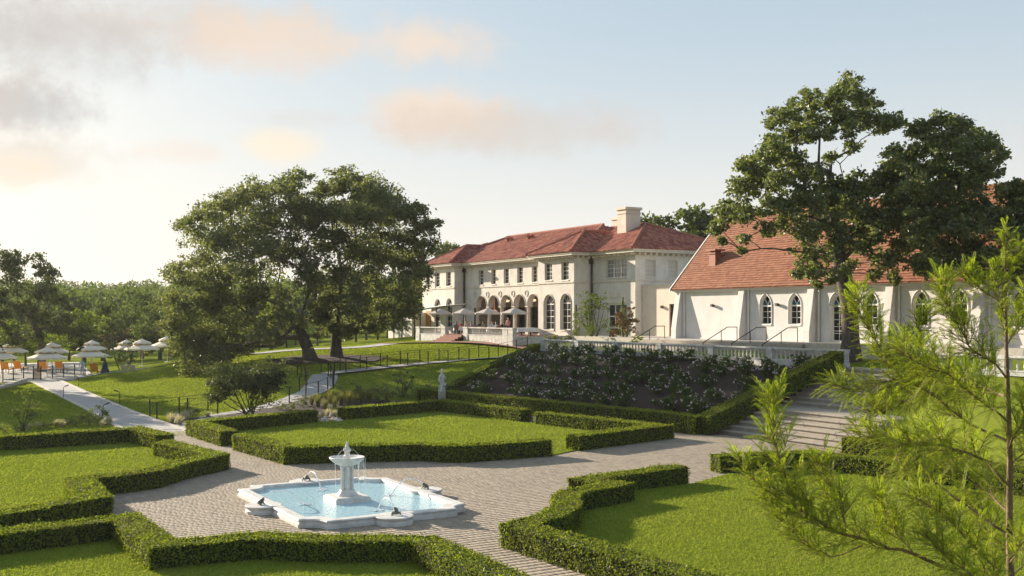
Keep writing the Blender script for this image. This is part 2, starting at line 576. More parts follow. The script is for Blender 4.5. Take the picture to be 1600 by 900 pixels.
# ---------------------------------------------------------------- terrain
GARDEN_FLAT = [(-300, -300), (34.4, -300), (35.0, 34), (35.4, 42.6), (32.6, 66), (29.5, 61.5), (20, 59.5), (12.6, 57.5), (12.6, 108), (20, 135), (20, 160), (-300, 160)]
CTRL = [(45.2, 20, 3.2), (45.2, 34, 3.2), (45.2, 43, 3.2), (45.2, 55, 3.2), (45.2, 65, 3.2), (45.2, 74, 3.2), (35.4, 34, 0), (35.4, 43, 0), (34, 55, 0), (32.8, 66, 0.05),
        (40.3, 43, 1.6), (40.3, 55, 1.6), (39.5, 66, 1.7), (50, 20, 3.4), (50, 45, 3.4), (50, 65, 3.4), (54, 80, 3.7), (48.1, 88.8, 3.6), (47, 102, 3.35), (54, 100, 3.9), (54, 115, 3.7), (60, 60, 3.6), (60, 90, 3.9),
        (80, 40, 3.8), (80, 90, 3.9), (47.1, 78, 3.05), (40.9, 96.4, 3.1), (30.5, 95.5, 2.75), (27.5, 99.5, 2.5), (21.9, 106, 1.1), (29.9, 86, 2.45), (32.6, 87.5, 2.5), (28.2, 78.2, 1.3), (22.4, 79.4, 1.0),
        (15, 67, 0), (17, 68, 0.08), (23.5, 72, 0.42), (25.6, 74.8, 0.75), (18, 80, 0.55), (18.3, 92, 0.75), (16, 101, 0.4), (30, 66, 0.1), (26, 66, 0.12), (28, 70, 0.45), (36, 80, 1.8), (42, 84, 2.5),
        (13, 60, 0), (13, 75, 0), (13, 90, 0), (13, 105, 0), (20, 62, 0), (25, 62, 0), (47, 111, 3.2), (40, 120, 2.6), (25, 125, 0.6), (60, 130, 3.0), (90, 130, 3.5), (40, 160, 0.5), (0, 180, -1), (100, 200, 2), (-60, 160, -1), (60, -60, 2), (120, 0, 4), (36, 10, 0.4), (36, -40, 0.2), (40, 10, 1.6)]
_c = np.array(CTRL, dtype=float)


def _tps(r2):
    return 0.5 * r2 * np.log(r2 + 1e-9)


_n = len(_c)
_Q = _c[:, :2] / 50.0
_A = np.zeros((_n + 3, _n + 3))
_A[:_n, :_n] = _tps(((_Q[:, None] - _Q[None]) ** 2).sum(-1)) + np.eye(_n) * 1e-4
_A[:_n, _n] = _A[_n, :_n] = 1
_A[:_n, _n + 1:] = _Q
_A[_n + 1:, :_n] = _Q.T
_wt = np.linalg.solve(_A, np.concatenate([_c[:, 2], np.zeros(3)]))


def poly_sd(X, Y, poly):
    """distance to polygon, negative inside (numpy)"""
    P = np.array(poly, dtype=float)
    d = np.full(X.shape, 1e18)
    ins = np.zeros(X.shape, bool)
    for i in range(len(P)):
        a, b = P[i], P[(i + 1) % len(P)]
        e = b - a
        t = np.clip(((X - a[0]) * e[0] + (Y - a[1]) * e[1]) / (e @ e + 1e-12), 0, 1)
        d = np.minimum(d, (X - a[0] - t * e[0]) ** 2 + (Y - a[1] - t * e[1]) ** 2)
        cond = (a[1] > Y) != (b[1] > Y)
        xin = (b[0] - a[0]) * (Y - a[1]) / (b[1] - a[1] + 1e-12) + a[0]
        ins ^= cond & (X < xin)
    d = np.sqrt(d)
    return np.where(ins, -d, d)


def sm(x, a, b):
    t = np.clip((x - a) / (b - a), 0, 1)
    return t * t * (3 - 2 * t)


def terrain(X, Y):
    X = np.asarray(X, dtype=float)
    Y = np.asarray(Y, dtype=float)
    q = np.stack([np.clip(X, -80, 130), np.clip(Y, -60, 210)], -1) / 50.0
    r2 = ((q[..., None, :] - _Q) ** 2).sum(-1)
    z = _tps(r2) @ _wt[:_n] + _wt[_n] + q @ _wt[_n + 1:]
    z = np.clip(z, -3, 4.2)
    sd = poly_sd(X, Y, GARDEN_FLAT)
    z = z * sm(sd, 0.0, 4.0)
    # under the stairs
    z = z - 1.0 * sm(X, 35.8, 38) * sm(-X, -45.9, -45.3) * sm(Y, 33.4 + 2.6 * sm(X, 41, 42), 34.4 + 2.4 * sm(X, 41, 42)) * sm(-Y, -43.4, -42.8)
    far = sm(np.hypot(X, Y), 170, 460)
    d = X * SY + Y * CY
    xc = X * CY - Y * SY
    rise = 9.0 * sm(d, 190, 430) * sm(-xc, -60, 60) * (1 + 0.25 * np.sin(xc * 0.021 + 1.0))
    return z * (1 - far) + rise - 0.02


def T(x, y):
    return float(terrain(np.array([x]), np.array([y]))[0])


def hit(px, py):
    """where the sight line through a photo pixel meets the terrain"""
    r = ray(px, py)
    ds = np.linspace(20, 180, 3201)
    X, Y = r.x * ds, r.y * ds
    dz = CAM_H + r.z * ds - terrain(X, Y)
    i = int(np.argmax(dz < 0)) if (dz < 0).any() else len(ds) - 1
    return Vector((X[i], Y[i], T(X[i], Y[i])))


def axis_pts(lo, fine0, fine1, hi, step):
    a = list(np.arange(fine0, fine1 + step, step))
    s, x = step, fine0
    left = []
    while x > lo:
        s *= 1.18
        x -= s
        left.append(x)
    s, x = step, a[-1]
    right = []
    while x < hi:
        s *= 1.18
        x += s
        right.append(x)
    return np.array(left[::-1] + a + right)


def build_ground():
    xs = axis_pts(-1600, -12, 75, 2200, 1.0)
    ys = axis_pts(-400, 15, 125, 2600, 1.0)
    X, Y = np.meshgrid(xs, ys, indexing='ij')
    Z = terrain(X, Y)
    V = np.stack([X, Y, Z], -1).reshape(-1, 3)
    nx, ny = X.shape
    i = np.arange(nx * ny).reshape(nx, ny)
    F = np.stack([i[:-1, :-1], i[1:, :-1], i[1:, 1:], i[:-1, 1:]], -1).reshape(-1, 4)
    me = np_mesh("ground", V, F, M['grass'])
    me.polygons.foreach_set('use_smooth', [True] * len(F))
    tag(link("ground", me), kind='structure')


build_ground()


def sheet(name, poly, z, m, kind='structure'):
    mb = MB()
    mb.add([(p[0], p[1], z) for p in poly], [tuple(range(len(poly)))])
    return tag(mb.build(name, m), kind=kind)


def strip(name, pts, widths, m, lift=0.03, kerb=None, parent=None, kind='structure', smooth_steps=6):
    """ribbon on the terrain; pts = centre line (x,y)"""
    P = [Vector((p[0], p[1])) for p in pts]
    if not hasattr(widths, '__len__'):
        widths = [widths] * len(P)
    C, Wd = [], []
    for i in range(len(P) - 1):
        p0, p1, p2, p3 = P[max(i - 1, 0)], P[i], P[i + 1], P[min(i + 2, len(P) - 1)]
        for k in range(smooth_steps):
            t = k / smooth_steps
            C.append(0.5 * ((2 * p1) + (p2 - p0) * t + (2 * p0 - 5 * p1 + 4 * p2 - p3) * t * t + (3 * p1 - p0 - 3 * p2 + p3) * t ** 3))
            Wd.append(widths[i] * (1 - t) + widths[i + 1] * t)
    C.append(P[-1])
    Wd.append(widths[-1])
    mb = MB()
    rows = []
    for i, c in enumerate(C):
        t = (C[min(i + 1, len(C) - 1)] - C[max(i - 1, 0)]).normalized()
        nrm = Vector((-t.y, t.x))
        row = []
        for s in (-1, -0.5, 0, 0.5, 1):
            q = c + nrm * (Wd[i] / 2 * s)
            row.append(q)
        zc = max(T(q.x, q.y) for q in row)
        rows.append([(q.x, q.y, max(T(q.x, q.y), zc - 0.06) + lift) for q in row])
    vs = [v for r in rows for v in r]
    fs = [(i * 5 + k, i * 5 + k + 1, i * 5 + 6 + k, i * 5 + 5 + k) for i in range(len(rows) - 1) for k in range(4)]
    mb.add(vs, fs)
    o = mb.build(name, m, parent)
    if kind:
        tag(o, kind=kind)
    if kerb:
        kb = MB()
        for k in (0, 4):
            for i in range(len(rows) - 1):
                a, b = Vector(rows[i][k]), Vector(rows[i + 1][k])
                t = (b - a).normalized()
                nr = Vector((-t.y, t.x, 0)) * kerb / 2
                u = Vector((0, 0, 0.05))
                dn = Vector((0, 0, -0.25))
                kb.add([a - nr + dn, a + nr + dn, b + nr + dn, b - nr + dn, a - nr + u, a + nr + u, b + nr + u, b - nr + u],
                       [(4, 5, 6, 7), (0, 1, 5, 4), (2, 3, 7, 6), (1, 2, 6, 5), (3, 0, 4, 7)])
        kb.build("kerb", M['kerb'], o)
    return o, rows


# lawns inside the hedges (raised a touch above the paving)
LAWN_FAR = [(13.6, 42.4), (18.2, 40.8), (19.1, 40.7), (20.0, 39.4), (24.3, 39.1), (26.2, 40.1), (32.5, 41.9), (30.9, 51.6), (30.6, 52.4), (29.8, 61), (22, 58.6), (20.3, 58.2), (13.1, 55.4)]
LAWN_LEFT = [(10.5, 49.6), (10.3, 47.5), (10.8, 41.9), (9.0, 40.2), (7.7, 38.7), (5.5, 38.0), (5.2, 33.6), (2.4, 32.0), (-30, 24), (-30, 52), (4, 52.6), (10.1, 53.2)]
LAWN_NEAR = [(-30, 24), (2.2, 29.9), (5.3, 30.4), (5.5, 26.3), (7.8, 26.2), (9.2, 25), (11.1, 23.9), (10.7, 18), (9.5, 5), (-30, 5)]
LAWN_RIGHT = [(24.5, 30.0), (20.2, 29.7), (20.3, 28.0), (17.6, 27.3), (16.3, 25.5), (14.2, 24.1), (14.5, 17), (15, -12), (33, -12), (32.6, 23.6), (31.2, 30.6), (27.3, 31.2)]
LAWNS = [LAWN_FAR, LAWN_LEFT, LAWN_NEAR, LAWN_RIGHT]
PLAZA = (-12, 36.7, 6, 57.5)
plaza = sheet("plaza_paving", [(PLAZA[0], PLAZA[2]), (PLAZA[1], PLAZA[2]), (PLAZA[1], 42), (33, 57.5), (31, 57.5), (31, 62.6), (22, 60), (12.9, 57.4), (10.4, 57.4), (10.4, 54.2), (PLAZA[0], 53.4)], 0.004, M['joint'])
for k, pl in enumerate(LAWNS):
    mb = MB()
    mb.prism(pl, -0.01, 0.045)
    tag(mb.build("lawn", M['grass']), kind='structure')
BASIN = (9.85, 15.2, 28.75, 36.2)
BCX, BCY = 12.45, 32.3


def build_pavers():
    rng = np.random.default_rng(5)
    out = []
    pw, ph = 0.155, 0.26
    y = PLAZA[2]
    row = 0
    while y < 58:
        x = PLAZA[0] + (row % 2) * pw * 0.5 + rng.uniform(-.04, .04)
        while x < PLAZA[1]:
            w = pw * rng.choice([0.72, 1.0, 1.0, 1.25])
            out.append((x + w / 2, y + ph / 2, w, ph))
            x += w
        y += ph
        row += 1
    A = np.array(out)
    X, Y = A[:, 0], A[:, 1]
    dd = X * SY + Y * CY
    xc = X * CY - Y * SY
    keep = (dd > 21) & (np.abs(xc / dd) < 0.53)
    for pl in LAWNS:
        keep &= poly_sd(X, Y, pl) > -0.1
    keep &= ~((X > BASIN[0] + .2) & (X < BASIN[1] - .2) & (Y > BASIN[2] + .2) & (Y < BASIN[3] - .2))
    keep &= ~((X > 36.3 + 0 * Y)) & ~((Y > 42) & (X > 35.2 - (Y - 42) * 0.1)) & ~((Y > 57.4)) & ~((X < 10.4) & (Y > 52.9))
    A, dd = A[keep], dd[keep]
    A = A[np.argsort(dd)]
    g = 0.005

    def geo(cx, cy, w, h, dz, tx, ty):
        x0, x1, y0, y1 = cx - w / 2 + g, cx + w / 2 - g, cy - h / 2 + g, cy + h / 2 - g
        b = 0.006
        z = 0.0065 + dz
        return [(x0, y0, 0.0), (x1, y0, 0.0), (x1, y1, 0.0), (x0, y1, 0.0),
                (x0 + b, y0 + b, z - tx - ty), (x1 - b, y0 + b, z + tx - ty), (x1 - b, y1 - b, z + tx + ty), (x0 + b, y1 - b, z - tx + ty)]
    fs = [(4, 5, 6, 7), (0, 1, 5, 4), (1, 2, 6, 5), (2, 3, 7, 6), (3, 0, 4, 7)]
    # the nearest 300 as pieces of their own, sharing a few meshes
    shapes = {}
    n1 = 300
    for cx, cy, w, h in A[:n1]:
        key = (round(w, 3), int(rng.integers(0, 4)))
        if key not in shapes:
            mb = MB()
            mb.add(geo(0, 0, w, h, rng.uniform(-.0012, .0012), rng.uniform(-.0005, .0005), rng.uniform(-.0005, .0005)), fs)
            shapes[key] = mb.mesh("paver", M['paver'])
        link("paver", shapes[key], plaza, (cx, cy, 0.004))
    V, F = [], []
    fb = np.array(fs)
    for k, (cx, cy, w, h) in enumerate(A[n1:]):
        V.append(geo(cx, cy, w, h, rng.uniform(-.0012, .0012), rng.uniform(-.0005, .0005), rng.uniform(-.0005, .0005)))
        F.append(fb + 8 * k)
    V = np.array(V).reshape(-1, 3)
    V[:, 2] += 0.004
    o = link("paver", np_mesh("paver_field", V, np.concatenate(F), M['paver']), plaza)
    tag(o, kind='stuff')


build_pavers()

# walks
entry = strip("entry_path", [(11.75, 57.2), (11.75, 70), (11.85, 90), (12.0, 107.5)], [2.9, 2.2, 2.3, 2.5], M['path'], 0.03, 0.28)
lower_pts = [W(268, 672), W(330, 652), hit(400, 640), hit(455, 625), hit(490, 611), hit(503, 596), hit(508, 586)]
lower = strip("lower_walk", [(p.x, p.y) for p in lower_pts], [1.1, 1.1, 1.2, 1.5, 2.0, 2.2, 1.9], M['path'], 0.05)
up_pts = [hit(508, 586), hit(560, 580), hit(610, 574), hit(668, 568), hit(730, 563), hit(790, 557.5), hit(825, 549)]
upper = strip("upper_walk", [(p.x, p.y) for p in up_pts], [1.5, 1.35, 1.3, 1.3, 1.3, 1.3, 1.3], M['path'], 0.05)
far_pts = [W(96, 594), hit(150, 586), hit(200, 580), hit(248, 573), hit(330, 560), hit(400, 553), hit(440, 549), hit(500, 545.5), hit(560, 543), hit(610, 538)]
farw = strip("lawn_walk", [(p.x, p.y) for p in far_pts], [1.2, 1.1, 1.1, 1.1, 1.3, 1.6, 2, 2.4, 2.6, 2.4], M['path'], 0.06)
terr_walk = strip("terrace_walk", [(46.9, 77.5), (48.2, 83), (46.2, 92), (45.2, 97), (43.5, 104)], [1.2, 1.6, 1.6, 2.6, 1.6], M['brick'], 0.05)
deck = sheet("pool_deck", [(-40, 107.2), (14.5, 107.2), (17.5, 118), (21, 150), (-40, 150)], 0.03, M['kerb'])

# beds of mulch
WALKS_ = [entry, lower, upper, farw, terr_walk]
BEDS = []
WALKS = [r[1] for r in WALKS_]


def bed(name, poly, lift=0.03, step=0.5, amp=0.035):
    BEDS.append(poly)
    P = np.array(poly)
    x0, y0 = P.min(0) - step
    x1, y1 = P.max(0) + step
    xs, ys = np.arange(x0, x1, step), np.arange(y0, y1, step)
    X, Y = np.meshgrid(xs, ys, indexing='ij')
    rng = np.random.default_rng(len(poly) * 7)
    Z = terrain(X, Y) + lift + rng.uniform(0, amp, X.shape)
    sd = poly_sd(X + step / 2, Y + step / 2, poly)[:-1, :-1] < 0.15
    i = np.arange(X.size).reshape(X.shape)
    F = np.stack([i[:-1, :-1], i[1:, :-1], i[1:, 1:], i[:-1, 1:]], -1)[sd]
    return tag(link(name, np_mesh(name, np.stack([X, Y, Z], -1).reshape(-1, 3), F, M['mulch'])), kind='structure')


bed("rose_bed", [(35.2, 43.0), (32.4, 67.2), (44.9, 73.8), (45.2, 43.0)], 0.05)
bed("planting_bed", [(13.2, 57.6), (20, 60.2), (22, 60.6), (30, 62.6), (31.5, 66), (27, 69.5), (24.8, 71.4), (20, 67.6), (16, 64.6), (13.3, 61.5)], 0.03)
bed("front_bed", [(-12, 53.7), (10.2, 54.4), (10.3, 57.6), (6, 58.6), (-12, 57)], 0.03)
mulch_c = [hit(505, 561), hit(540, 559)]
bed("tree_mulch", [(31.2 + 5.2 * math.cos(a), 86.3 + 2.8 * math.sin(a)) for a in np.linspace(0, 2 * math.pi, 20)[:-1]], 0.06)

# ---------------------------------------------------------------- hedges
def hedge(label, pts, width, h, leaf=0.06, dens=600, gz=None, group='clipped box hedges of the parterre', seed=1):
    rng = np.random.default_rng(seed)
    P = [np.array(p[:2], float) for p in pts]
    n = len(P)
    if not hasattr(h, '__len__'):
        h = [h] * n
    if gz is None:
        gz = [0.02] * n
    L, Rr = [], []
    for i in range(n):
        d0 = P[i] - P[i - 1] if i > 0 else P[1] - P[0]
        d1 = P[i + 1] - P[i] if i < n - 1 else P[-1] - P[-2]
        d0 = d0 / np.linalg.norm(d0)
        d1 = d1 / np.linalg.norm(d1)
        n0, n1 = np.array([-d0[1], d0[0]]), np.array([-d1[1], d1[0]])
        mm = n0 + n1
        ln = np.linalg.norm(mm)
        mm = mm / ln if ln > 1e-6 else n0
        k = min(1 / max(mm @ n0, 0.35), 2.2)
        L.append(P[i] + mm * width / 2 * k)
        Rr.append(P[i] - mm * width / 2 * k)
    quads = []
    v3 = lambda p, z: np.array([p[0], p[1], z])
    for i in range(n - 1):
        b0, b1, t0, t1 = gz[i], gz[i + 1], gz[i] + h[i], gz[i + 1] + h[i + 1]
        quads.append((v3(L[i + 1], b1), v3(L[i], b0), v3(L[i], t0), v3(L[i + 1], t1)))
        quads.append((v3(Rr[i], b0), v3(Rr[i + 1], b1), v3(Rr[i + 1], t1), v3(Rr[i], t0)))
        quads.append((v3(Rr[i], t0), v3(Rr[i + 1], t1), v3(L[i + 1], t1), v3(L[i], t0)))
    quads.append((v3(L[0], gz[0]), v3(Rr[0], gz[0]), v3(Rr[0], gz[0] + h[0]), v3(L[0], gz[0] + h[0])))
    quads.append((v3(Rr[-1], gz[-1]), v3(L[-1], gz[-1]), v3(L[-1], gz[-1] + h[-1]), v3(Rr[-1], gz[-1] + h[-1])))
    cv, cf = [], []
    CC, NN = [], []
    for q in quads:
        a, b, c, d = q
        nrm = np.cross(b - a, d - a)
        area = np.linalg.norm(np.cross(c - a, d - b)) / 2
        nrm = nrm / (np.linalg.norm(nrm) + 1e-9)
        k = len(cv)
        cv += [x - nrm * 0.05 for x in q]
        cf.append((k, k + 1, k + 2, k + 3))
        m = int(area * dens) + 4
        u, v = rng.uniform(-0.01, 1.01, m)[:, None], rng.uniform(-0.01, 1.015, m)[:, None]
        pts3 = (a * (1 - u) + b * u) * (1 - v) + (d * (1 - u) + c * u) * v
        low = np.sin(pts3[:, 0] * 2.1 + pts3[:, 1] * 1.3) * 0.5 + np.sin(pts3[:, 0] * 5.3 - pts3[:, 1] * 4.1 + pts3[:, 2] * 6) * 0.5
        off = rng.normal(0, 0.026, m) + low * 0.03 - 0.016 + rng.exponential(0.016, m) + (rng.uniform(size=m) > .985) * rng.uniform(0, .09, m)
        CC.append(pts3 + nrm * off[:, None])
        NN.append(np.repeat(nrm[None], m, 0))
    CC, NN = np.concatenate(CC), np.concatenate(NN)
    V, F = rand_leaves(rng, CC, leaf, NN, 0.85, 0.7)
    cv = np.array(cv)
    F0 = np.array(cf)
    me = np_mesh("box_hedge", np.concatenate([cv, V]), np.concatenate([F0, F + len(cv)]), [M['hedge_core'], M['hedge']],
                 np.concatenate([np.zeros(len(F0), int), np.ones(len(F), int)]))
    return tag(link("box_hedge", me), label, "hedge", group)


HW = 0.85
hedge("long low hedge bending along the fountain side of the middle lawn", [(13.5, 48.0), (13.95, 42.5), (18.2, 41.1), (19.0, 40.75), (19.75, 39.75), (20.3, 39.45), (24.3, 39.4)], HW, .68, .075, 480, seed=2)
hedge("L-shaped hedge at the left back of the middle lawn, by the entry path", [(13.35, 49.6), (13.1, 54.9), (20.4, 58.2)], HW, .68, .085, 380, seed=3)
hedge("L-shaped hedge in front of the white statue", [(22.3, 58.7), (29.85, 61.2), (30.9, 52.4)], HW, .68, .09, 350, seed=4)
hedge("V-shaped hedge at the right end of the middle lawn, beside the rose bed", [(31.0, 50.9), (32.5, 42.0), (26.2, 40.3)], HW, .66, .08, 430, seed=5)
hedge("straight hedge with a short return across the back of the left lawn", [(-6, 52.0), (4, 52.8), (9.9, 53.3), (10.45, 49.6)], HW, .66, .085, 380, seed=6)
hedge("zigzag hedge along the plaza side of the left lawn", [(9.95, 47.6), (10.85, 42.1), (9.0, 40.5), (7.8, 38.95), (6.6, 38.45), (5.3, 38.2), (5.2, 34.1), (2.4, 32.5), (-6, 30.6)], HW, .6, .07, 560, seed=7)
hedge("nearest stepped hedge between the camera side lawn and the fountain", [(-5, 28.9), (2.3, 30.0), (5.4, 30.5), (5.55, 26.45), (7.8, 26.3), (9.05, 25.15), (10.6, 24.3), (11.2, 23.8), (11.1, 19.4), (10.6, 14)], HW, .54, .058, 850, seed=8)
hedge("notched hedge around the corner of the right lawn", [(24.5, 30.6), (19.85, 29.75), (20.2, 28.4), (18.0, 27.75), (17.3, 27.0), (16.5, 25.7), (15.4, 24.75), (14.0, 24.1), (14.45, 17.6), (14.7, 13)], .8, .6, .06, 800, seed=9)
hedge("hedge along the far right edge of the right lawn, in front of the stairs", [(27.3, 31.95), (31.3, 31.0), (32.5, 24.0), (33, 16)], .8, .64, .068, 620, seed=10)
hedge("short hedge at the right foot of the stone stairs", [(36.2, 33.6), (36.7, 28.6)], .9, .66, .075, 450, seed=11)
hedge("hedge behind the bright feathery sapling, right of the stairs", [(34.4, 27.8), (34.0, 20)], .9, .66, .075, 450, seed=12)
hedge("long straight hedge along the foot of the rose bed", [(31.9, 68.3), (35.4, 42.75)], .9, .92, .085, 420, seed=13)
hedge("tall hedge climbing beside the stone stairs", [(35.45, 42.45), (38.5, 42.5), (41.5, 42.5), (45.0, 42.5)], .95, [.92, .93, .94, .94], .08, 480, gz=[0.0, .98, 1.98, 3.13], seed=14)
hedge("sloping hedge on the right side of the upper stairs, mostly behind the feathery sapling", [(41.3, 36.45), (43, 36.45), (45.0, 36.45)], .85, .9, .08, 450, gz=[1.2, 2.1, 3.13], seed=16)
hedge("narrow dark hedge up the left edge of the rose bed", [(32.3, 67.7), (36.5, 70.0), (41, 72.3), (44.8, 74.2)], .6, [.55, .55, .6, .62], .09, 350,
      gz=[T(32.3, 67.7), T(36.5, 70.0), T(41, 72.3), T(44.8, 74.2)], seed=15)


# blades of grass on the near lawns: countless, one object
def build_grass():
    rng = np.random.default_rng(3)
    Cs, Hs, Ws = [], [], []
    for pl, dens in ((LAWN_NEAR, 420), (LAWN_RIGHT, 420), (LAWN_LEFT, 300), (LAWN_FAR, 260)):
        P = np.array(pl)
        x0, y0 = P.min(0)
        x1, y1 = P.max(0)
        n = int((x1 - x0) * (y1 - y0) * dens)
        X, Y = rng.uniform(x0, x1, n), rng.uniform(y0, y1, n)
        d = X * SY + Y * CY
        xc = X * CY - Y * SY
        k = (d > 20) & (np.abs(xc / d) < 0.52) & (rng.uniform(size=n) < np.clip(27 / d, 0.2, 1.0) ** 1.5)
        X, Y, d = X[k], Y[k], d[k]
        k = poly_sd(X, Y, pl) < -0.02
        X, Y, d = X[k], Y[k], d[k]
        Cs.append(np.stack([X, Y, np.full(len(X), 0.04)], -1))
        s = np.clip(d / 27, 0.9, 2.2)
        Hs.append(0.042 * s ** 0.3)
        Ws.append(0.02 * s ** 0.8)
    # the rising lawns beyond the hedges
    n = 150000
    X, Y = rng.uniform(4, 50, n), rng.uniform(55, 108, n)
    d = X * SY + Y * CY
    xc = X * CY - Y * SY
    k = (np.abs(xc / d) < 0.5) & (poly_sd(X, Y, [(32.5, 67), (60, 82), (60, 30), (33, 40)]) > 0.3)
    for pl in BEDS:
        k &= poly_sd(X, Y, pl) > 0.1
    for rows in WALKS:
        for r0_, r1_ in zip(rows, rows[1:]):
            k &= ~(poly_sd(X, Y, [r0_[0][:2], r0_[4][:2], r1_[4][:2], r1_[0][:2]]) < 0.12)
    k &= ~((X < 14.6) & (Y > 107)) & ~((X < 10.3) & (Y < 58)) & ~((Y < 62) & (X > 12.8) & (X < 31))
    X, Y, d = X[k], Y[k], d[k]
    Cs.append(np.stack([X, Y, terrain(X, Y)], -1))
    Hs.append(np.full(len(X), 0.055))
    Ws.append(np.full(len(X), 0.05))
    C, Hh, Wd = np.concatenate(Cs), np.concatenate(Hs), np.concatenate(Ws)
    n = len(C)
    a = rng.uniform(0, 2 * np.pi, n)
    u = np.stack([np.cos(a), np.sin(a), np.zeros(n)], -1)
    lean = rng.normal(0, 0.035, (n, 3)) * (Wd / 0.02)[:, None] ** .5
    lean[:, 2] = 0
    h = Hh * rng.uniform(0.6, 1.4, n)
    V = np.empty((n, 3, 3))
    V[:, 0] = C - u * Wd[:, None]
    V[:, 1] = C + u * Wd[:, None]
    V[:, 2] = C + lean + np.array([0, 0, 1]) * h[:, None]
    F = np.arange(n * 3).reshape(n, 3)
    tag(link("lawn_grass", np_mesh("lawn_grass", V.reshape(-1, 3), F, M['blade'])), kind='stuff', label='short green grass of the clipped lawns between the hedges')
    return n


NGRASS = build_grass()

ORD = ["first", "second", "third", "fourth", "fifth", "sixth", "seventh", "eighth", "ninth", "tenth", "eleventh", "twelfth", "thirteenth", "fourteenth", "fifteenth", "sixteenth", "seventeenth", "eighteenth", "nineteenth", "twentieth"]

# ---------------------------------------------------------------- skinned figures (one continuous surface each)
def skin_mesh(name, joints, edges, mats, sub=2, pick=None):
    """joints: list of (pos, radius or (rx, ry)); pick(center)->material index"""
    me = bpy.data.meshes.new(name + "_rig")
    me.from_pydata([j[0] for j in joints], edges, [])
    o = bpy.data.objects.new(name, me)
    SC.collection.objects.link(o)
    o.modifiers.new("skin", 'SKIN')
    for i, j in enumerate(joints):
        r = j[1] if hasattr(j[1], '__len__') else (j[1], j[1])
        me.skin_vertices[0].data[i].radius = r
        me.skin_vertices[0].data[i].use_root = (i == 0)
    sb = o.modifiers.new("sub", 'SUBSURF')
    sb.levels = sb.render_levels = sub
    dg = bpy.context.evaluated_depsgraph_get()
    out = bpy.data.meshes.new_from_object(o.evaluated_get(dg))
    out.name = name
    bpy.data.objects.remove(o)
    out.materials.clear()
    for m_ in (mats if isinstance(mats, (list, tuple)) else [mats]):
        out.materials.append(m_)
    n = len(out.polygons)
    out.polygons.foreach_set('use_smooth', [True] * n)
    if pick:
        out.polygons.foreach_set('material_index', [pick(p.center) for p in out.polygons])
    return out


def hand(js, es, wrist_i, wrist, fwd, side, up, s=1.0):
    """palm, four curled fingers and a thumb rooted at the wrist joint"""
    w, f, sd, u = Vector(wrist), Vector(fwd).normalized(), Vector(side).normalized(), Vector(up).normalized()
    js.append((w + f * 0.07 * s, (0.034 * s, 0.02 * s)))
    es.append((wrist_i, len(js) - 1))
    palm = len(js) - 1
    for k, ln in enumerate((0.075, 0.085, 0.08, 0.062)):
        base = w + f * 0.1 * s + sd * (k - 1.5) * 0.021 * s
        js.append((base, 0.0095 * s))
        es.append((palm, len(js) - 1))
        js.append((base + f * ln * 0.6 * s - u * 0.02 * s, 0.009 * s))
        es.append((len(js) - 2, len(js) - 1))
        js.append((base + f * ln * 0.8 * s - u * 0.055 * s, 0.008 * s))
        es.append((len(js) - 2, len(js) - 1))
    js.append((w + f * 0.045 * s - sd * 0.05 * s - u * 0.01 * s, 0.011 * s))
    es.append((palm, len(js) - 1))
    js.append((w + f * 0.09 * s - sd * 0.06 * s - u * 0.03 * s, 0.009 * s))
    es.append((len(js) - 2, len(js) - 1))


def head_bits(js, es, neck_i, c, f, s=1.0):
    """skull, nose and chin joints; c = head centre, f = facing"""
    c, f = Vector(c), Vector(f).normalized()
    js.append((c + Vector((0, 0, -0.05)) * s, (0.078 * s, 0.088 * s)))
    es.append((neck_i, len(js) - 1))
    a = len(js) - 1
    js.append((c + Vector((0, 0, 0.06)) * s - f * 0.01 * s, (0.082 * s, 0.096 * s)))
    es.append((a, len(js) - 1))
    js.append((c + Vector((0, 0, 0.125)) * s, (0.045 * s, 0.05 * s)))
    es.append((len(js) - 2, len(js) - 1))


def seated_mesh(name, top, legs, hairm, lean=0.06, arm=0.3):
    js = [((0, 0, 0.5), (0.16, 0.13)), ((lean * .4, 0, 0.72), (0.135, 0.105)), ((lean, 0, 0.93), (0.15, 0.1)), ((lean * 1.2, 0, 1.06), (0.055, 0.055))]
    es = [(0, 1), (1, 2), (2, 3)]
    head_bits(js, es, 3, (lean * 1.5 + 0.02, 0, 1.2), (1, 0, 0))
    for s in (-1, 1):
        k = len(js)
        js += [((0.12, s * 0.1, 0.5), 0.085), ((0.46, s * 0.12, 0.5), 0.062), ((0.46, s * 0.12, 0.1), 0.042), ((0.58, s * 0.13, 0.04), 0.036)]
        es += [(0, k), (k, k + 1), (k + 1, k + 2), (k + 2, k + 3)]
        k = len(js)
        js += [((lean, s * 0.2, 0.95), 0.052), ((0.06, s * 0.26, 0.7), 0.042), ((0.06 + arm, s * 0.18, 0.76), 0.03)]
        es += [(2, k), (k, k + 1), (k + 1, k + 2)]
        hand(js, es, k + 2, js[k + 2][0], (1, -s * 0.3, 0), (0, 1, 0), (0, 0, 1))

    def pick(c):
        if c.z > 1.075:
            return 3 if (c.z > 1.27 or c.x < lean * 1.5 - 0.02) else 2
        if c.x > 0.26 and c.z > 0.6:
            return 2
        if c.z < 0.58 and c.x > 0.05:
            return 1
        return 0
    return skin_mesh(name, js, es, [top, legs, M['skin'], hairm], 1, pick)


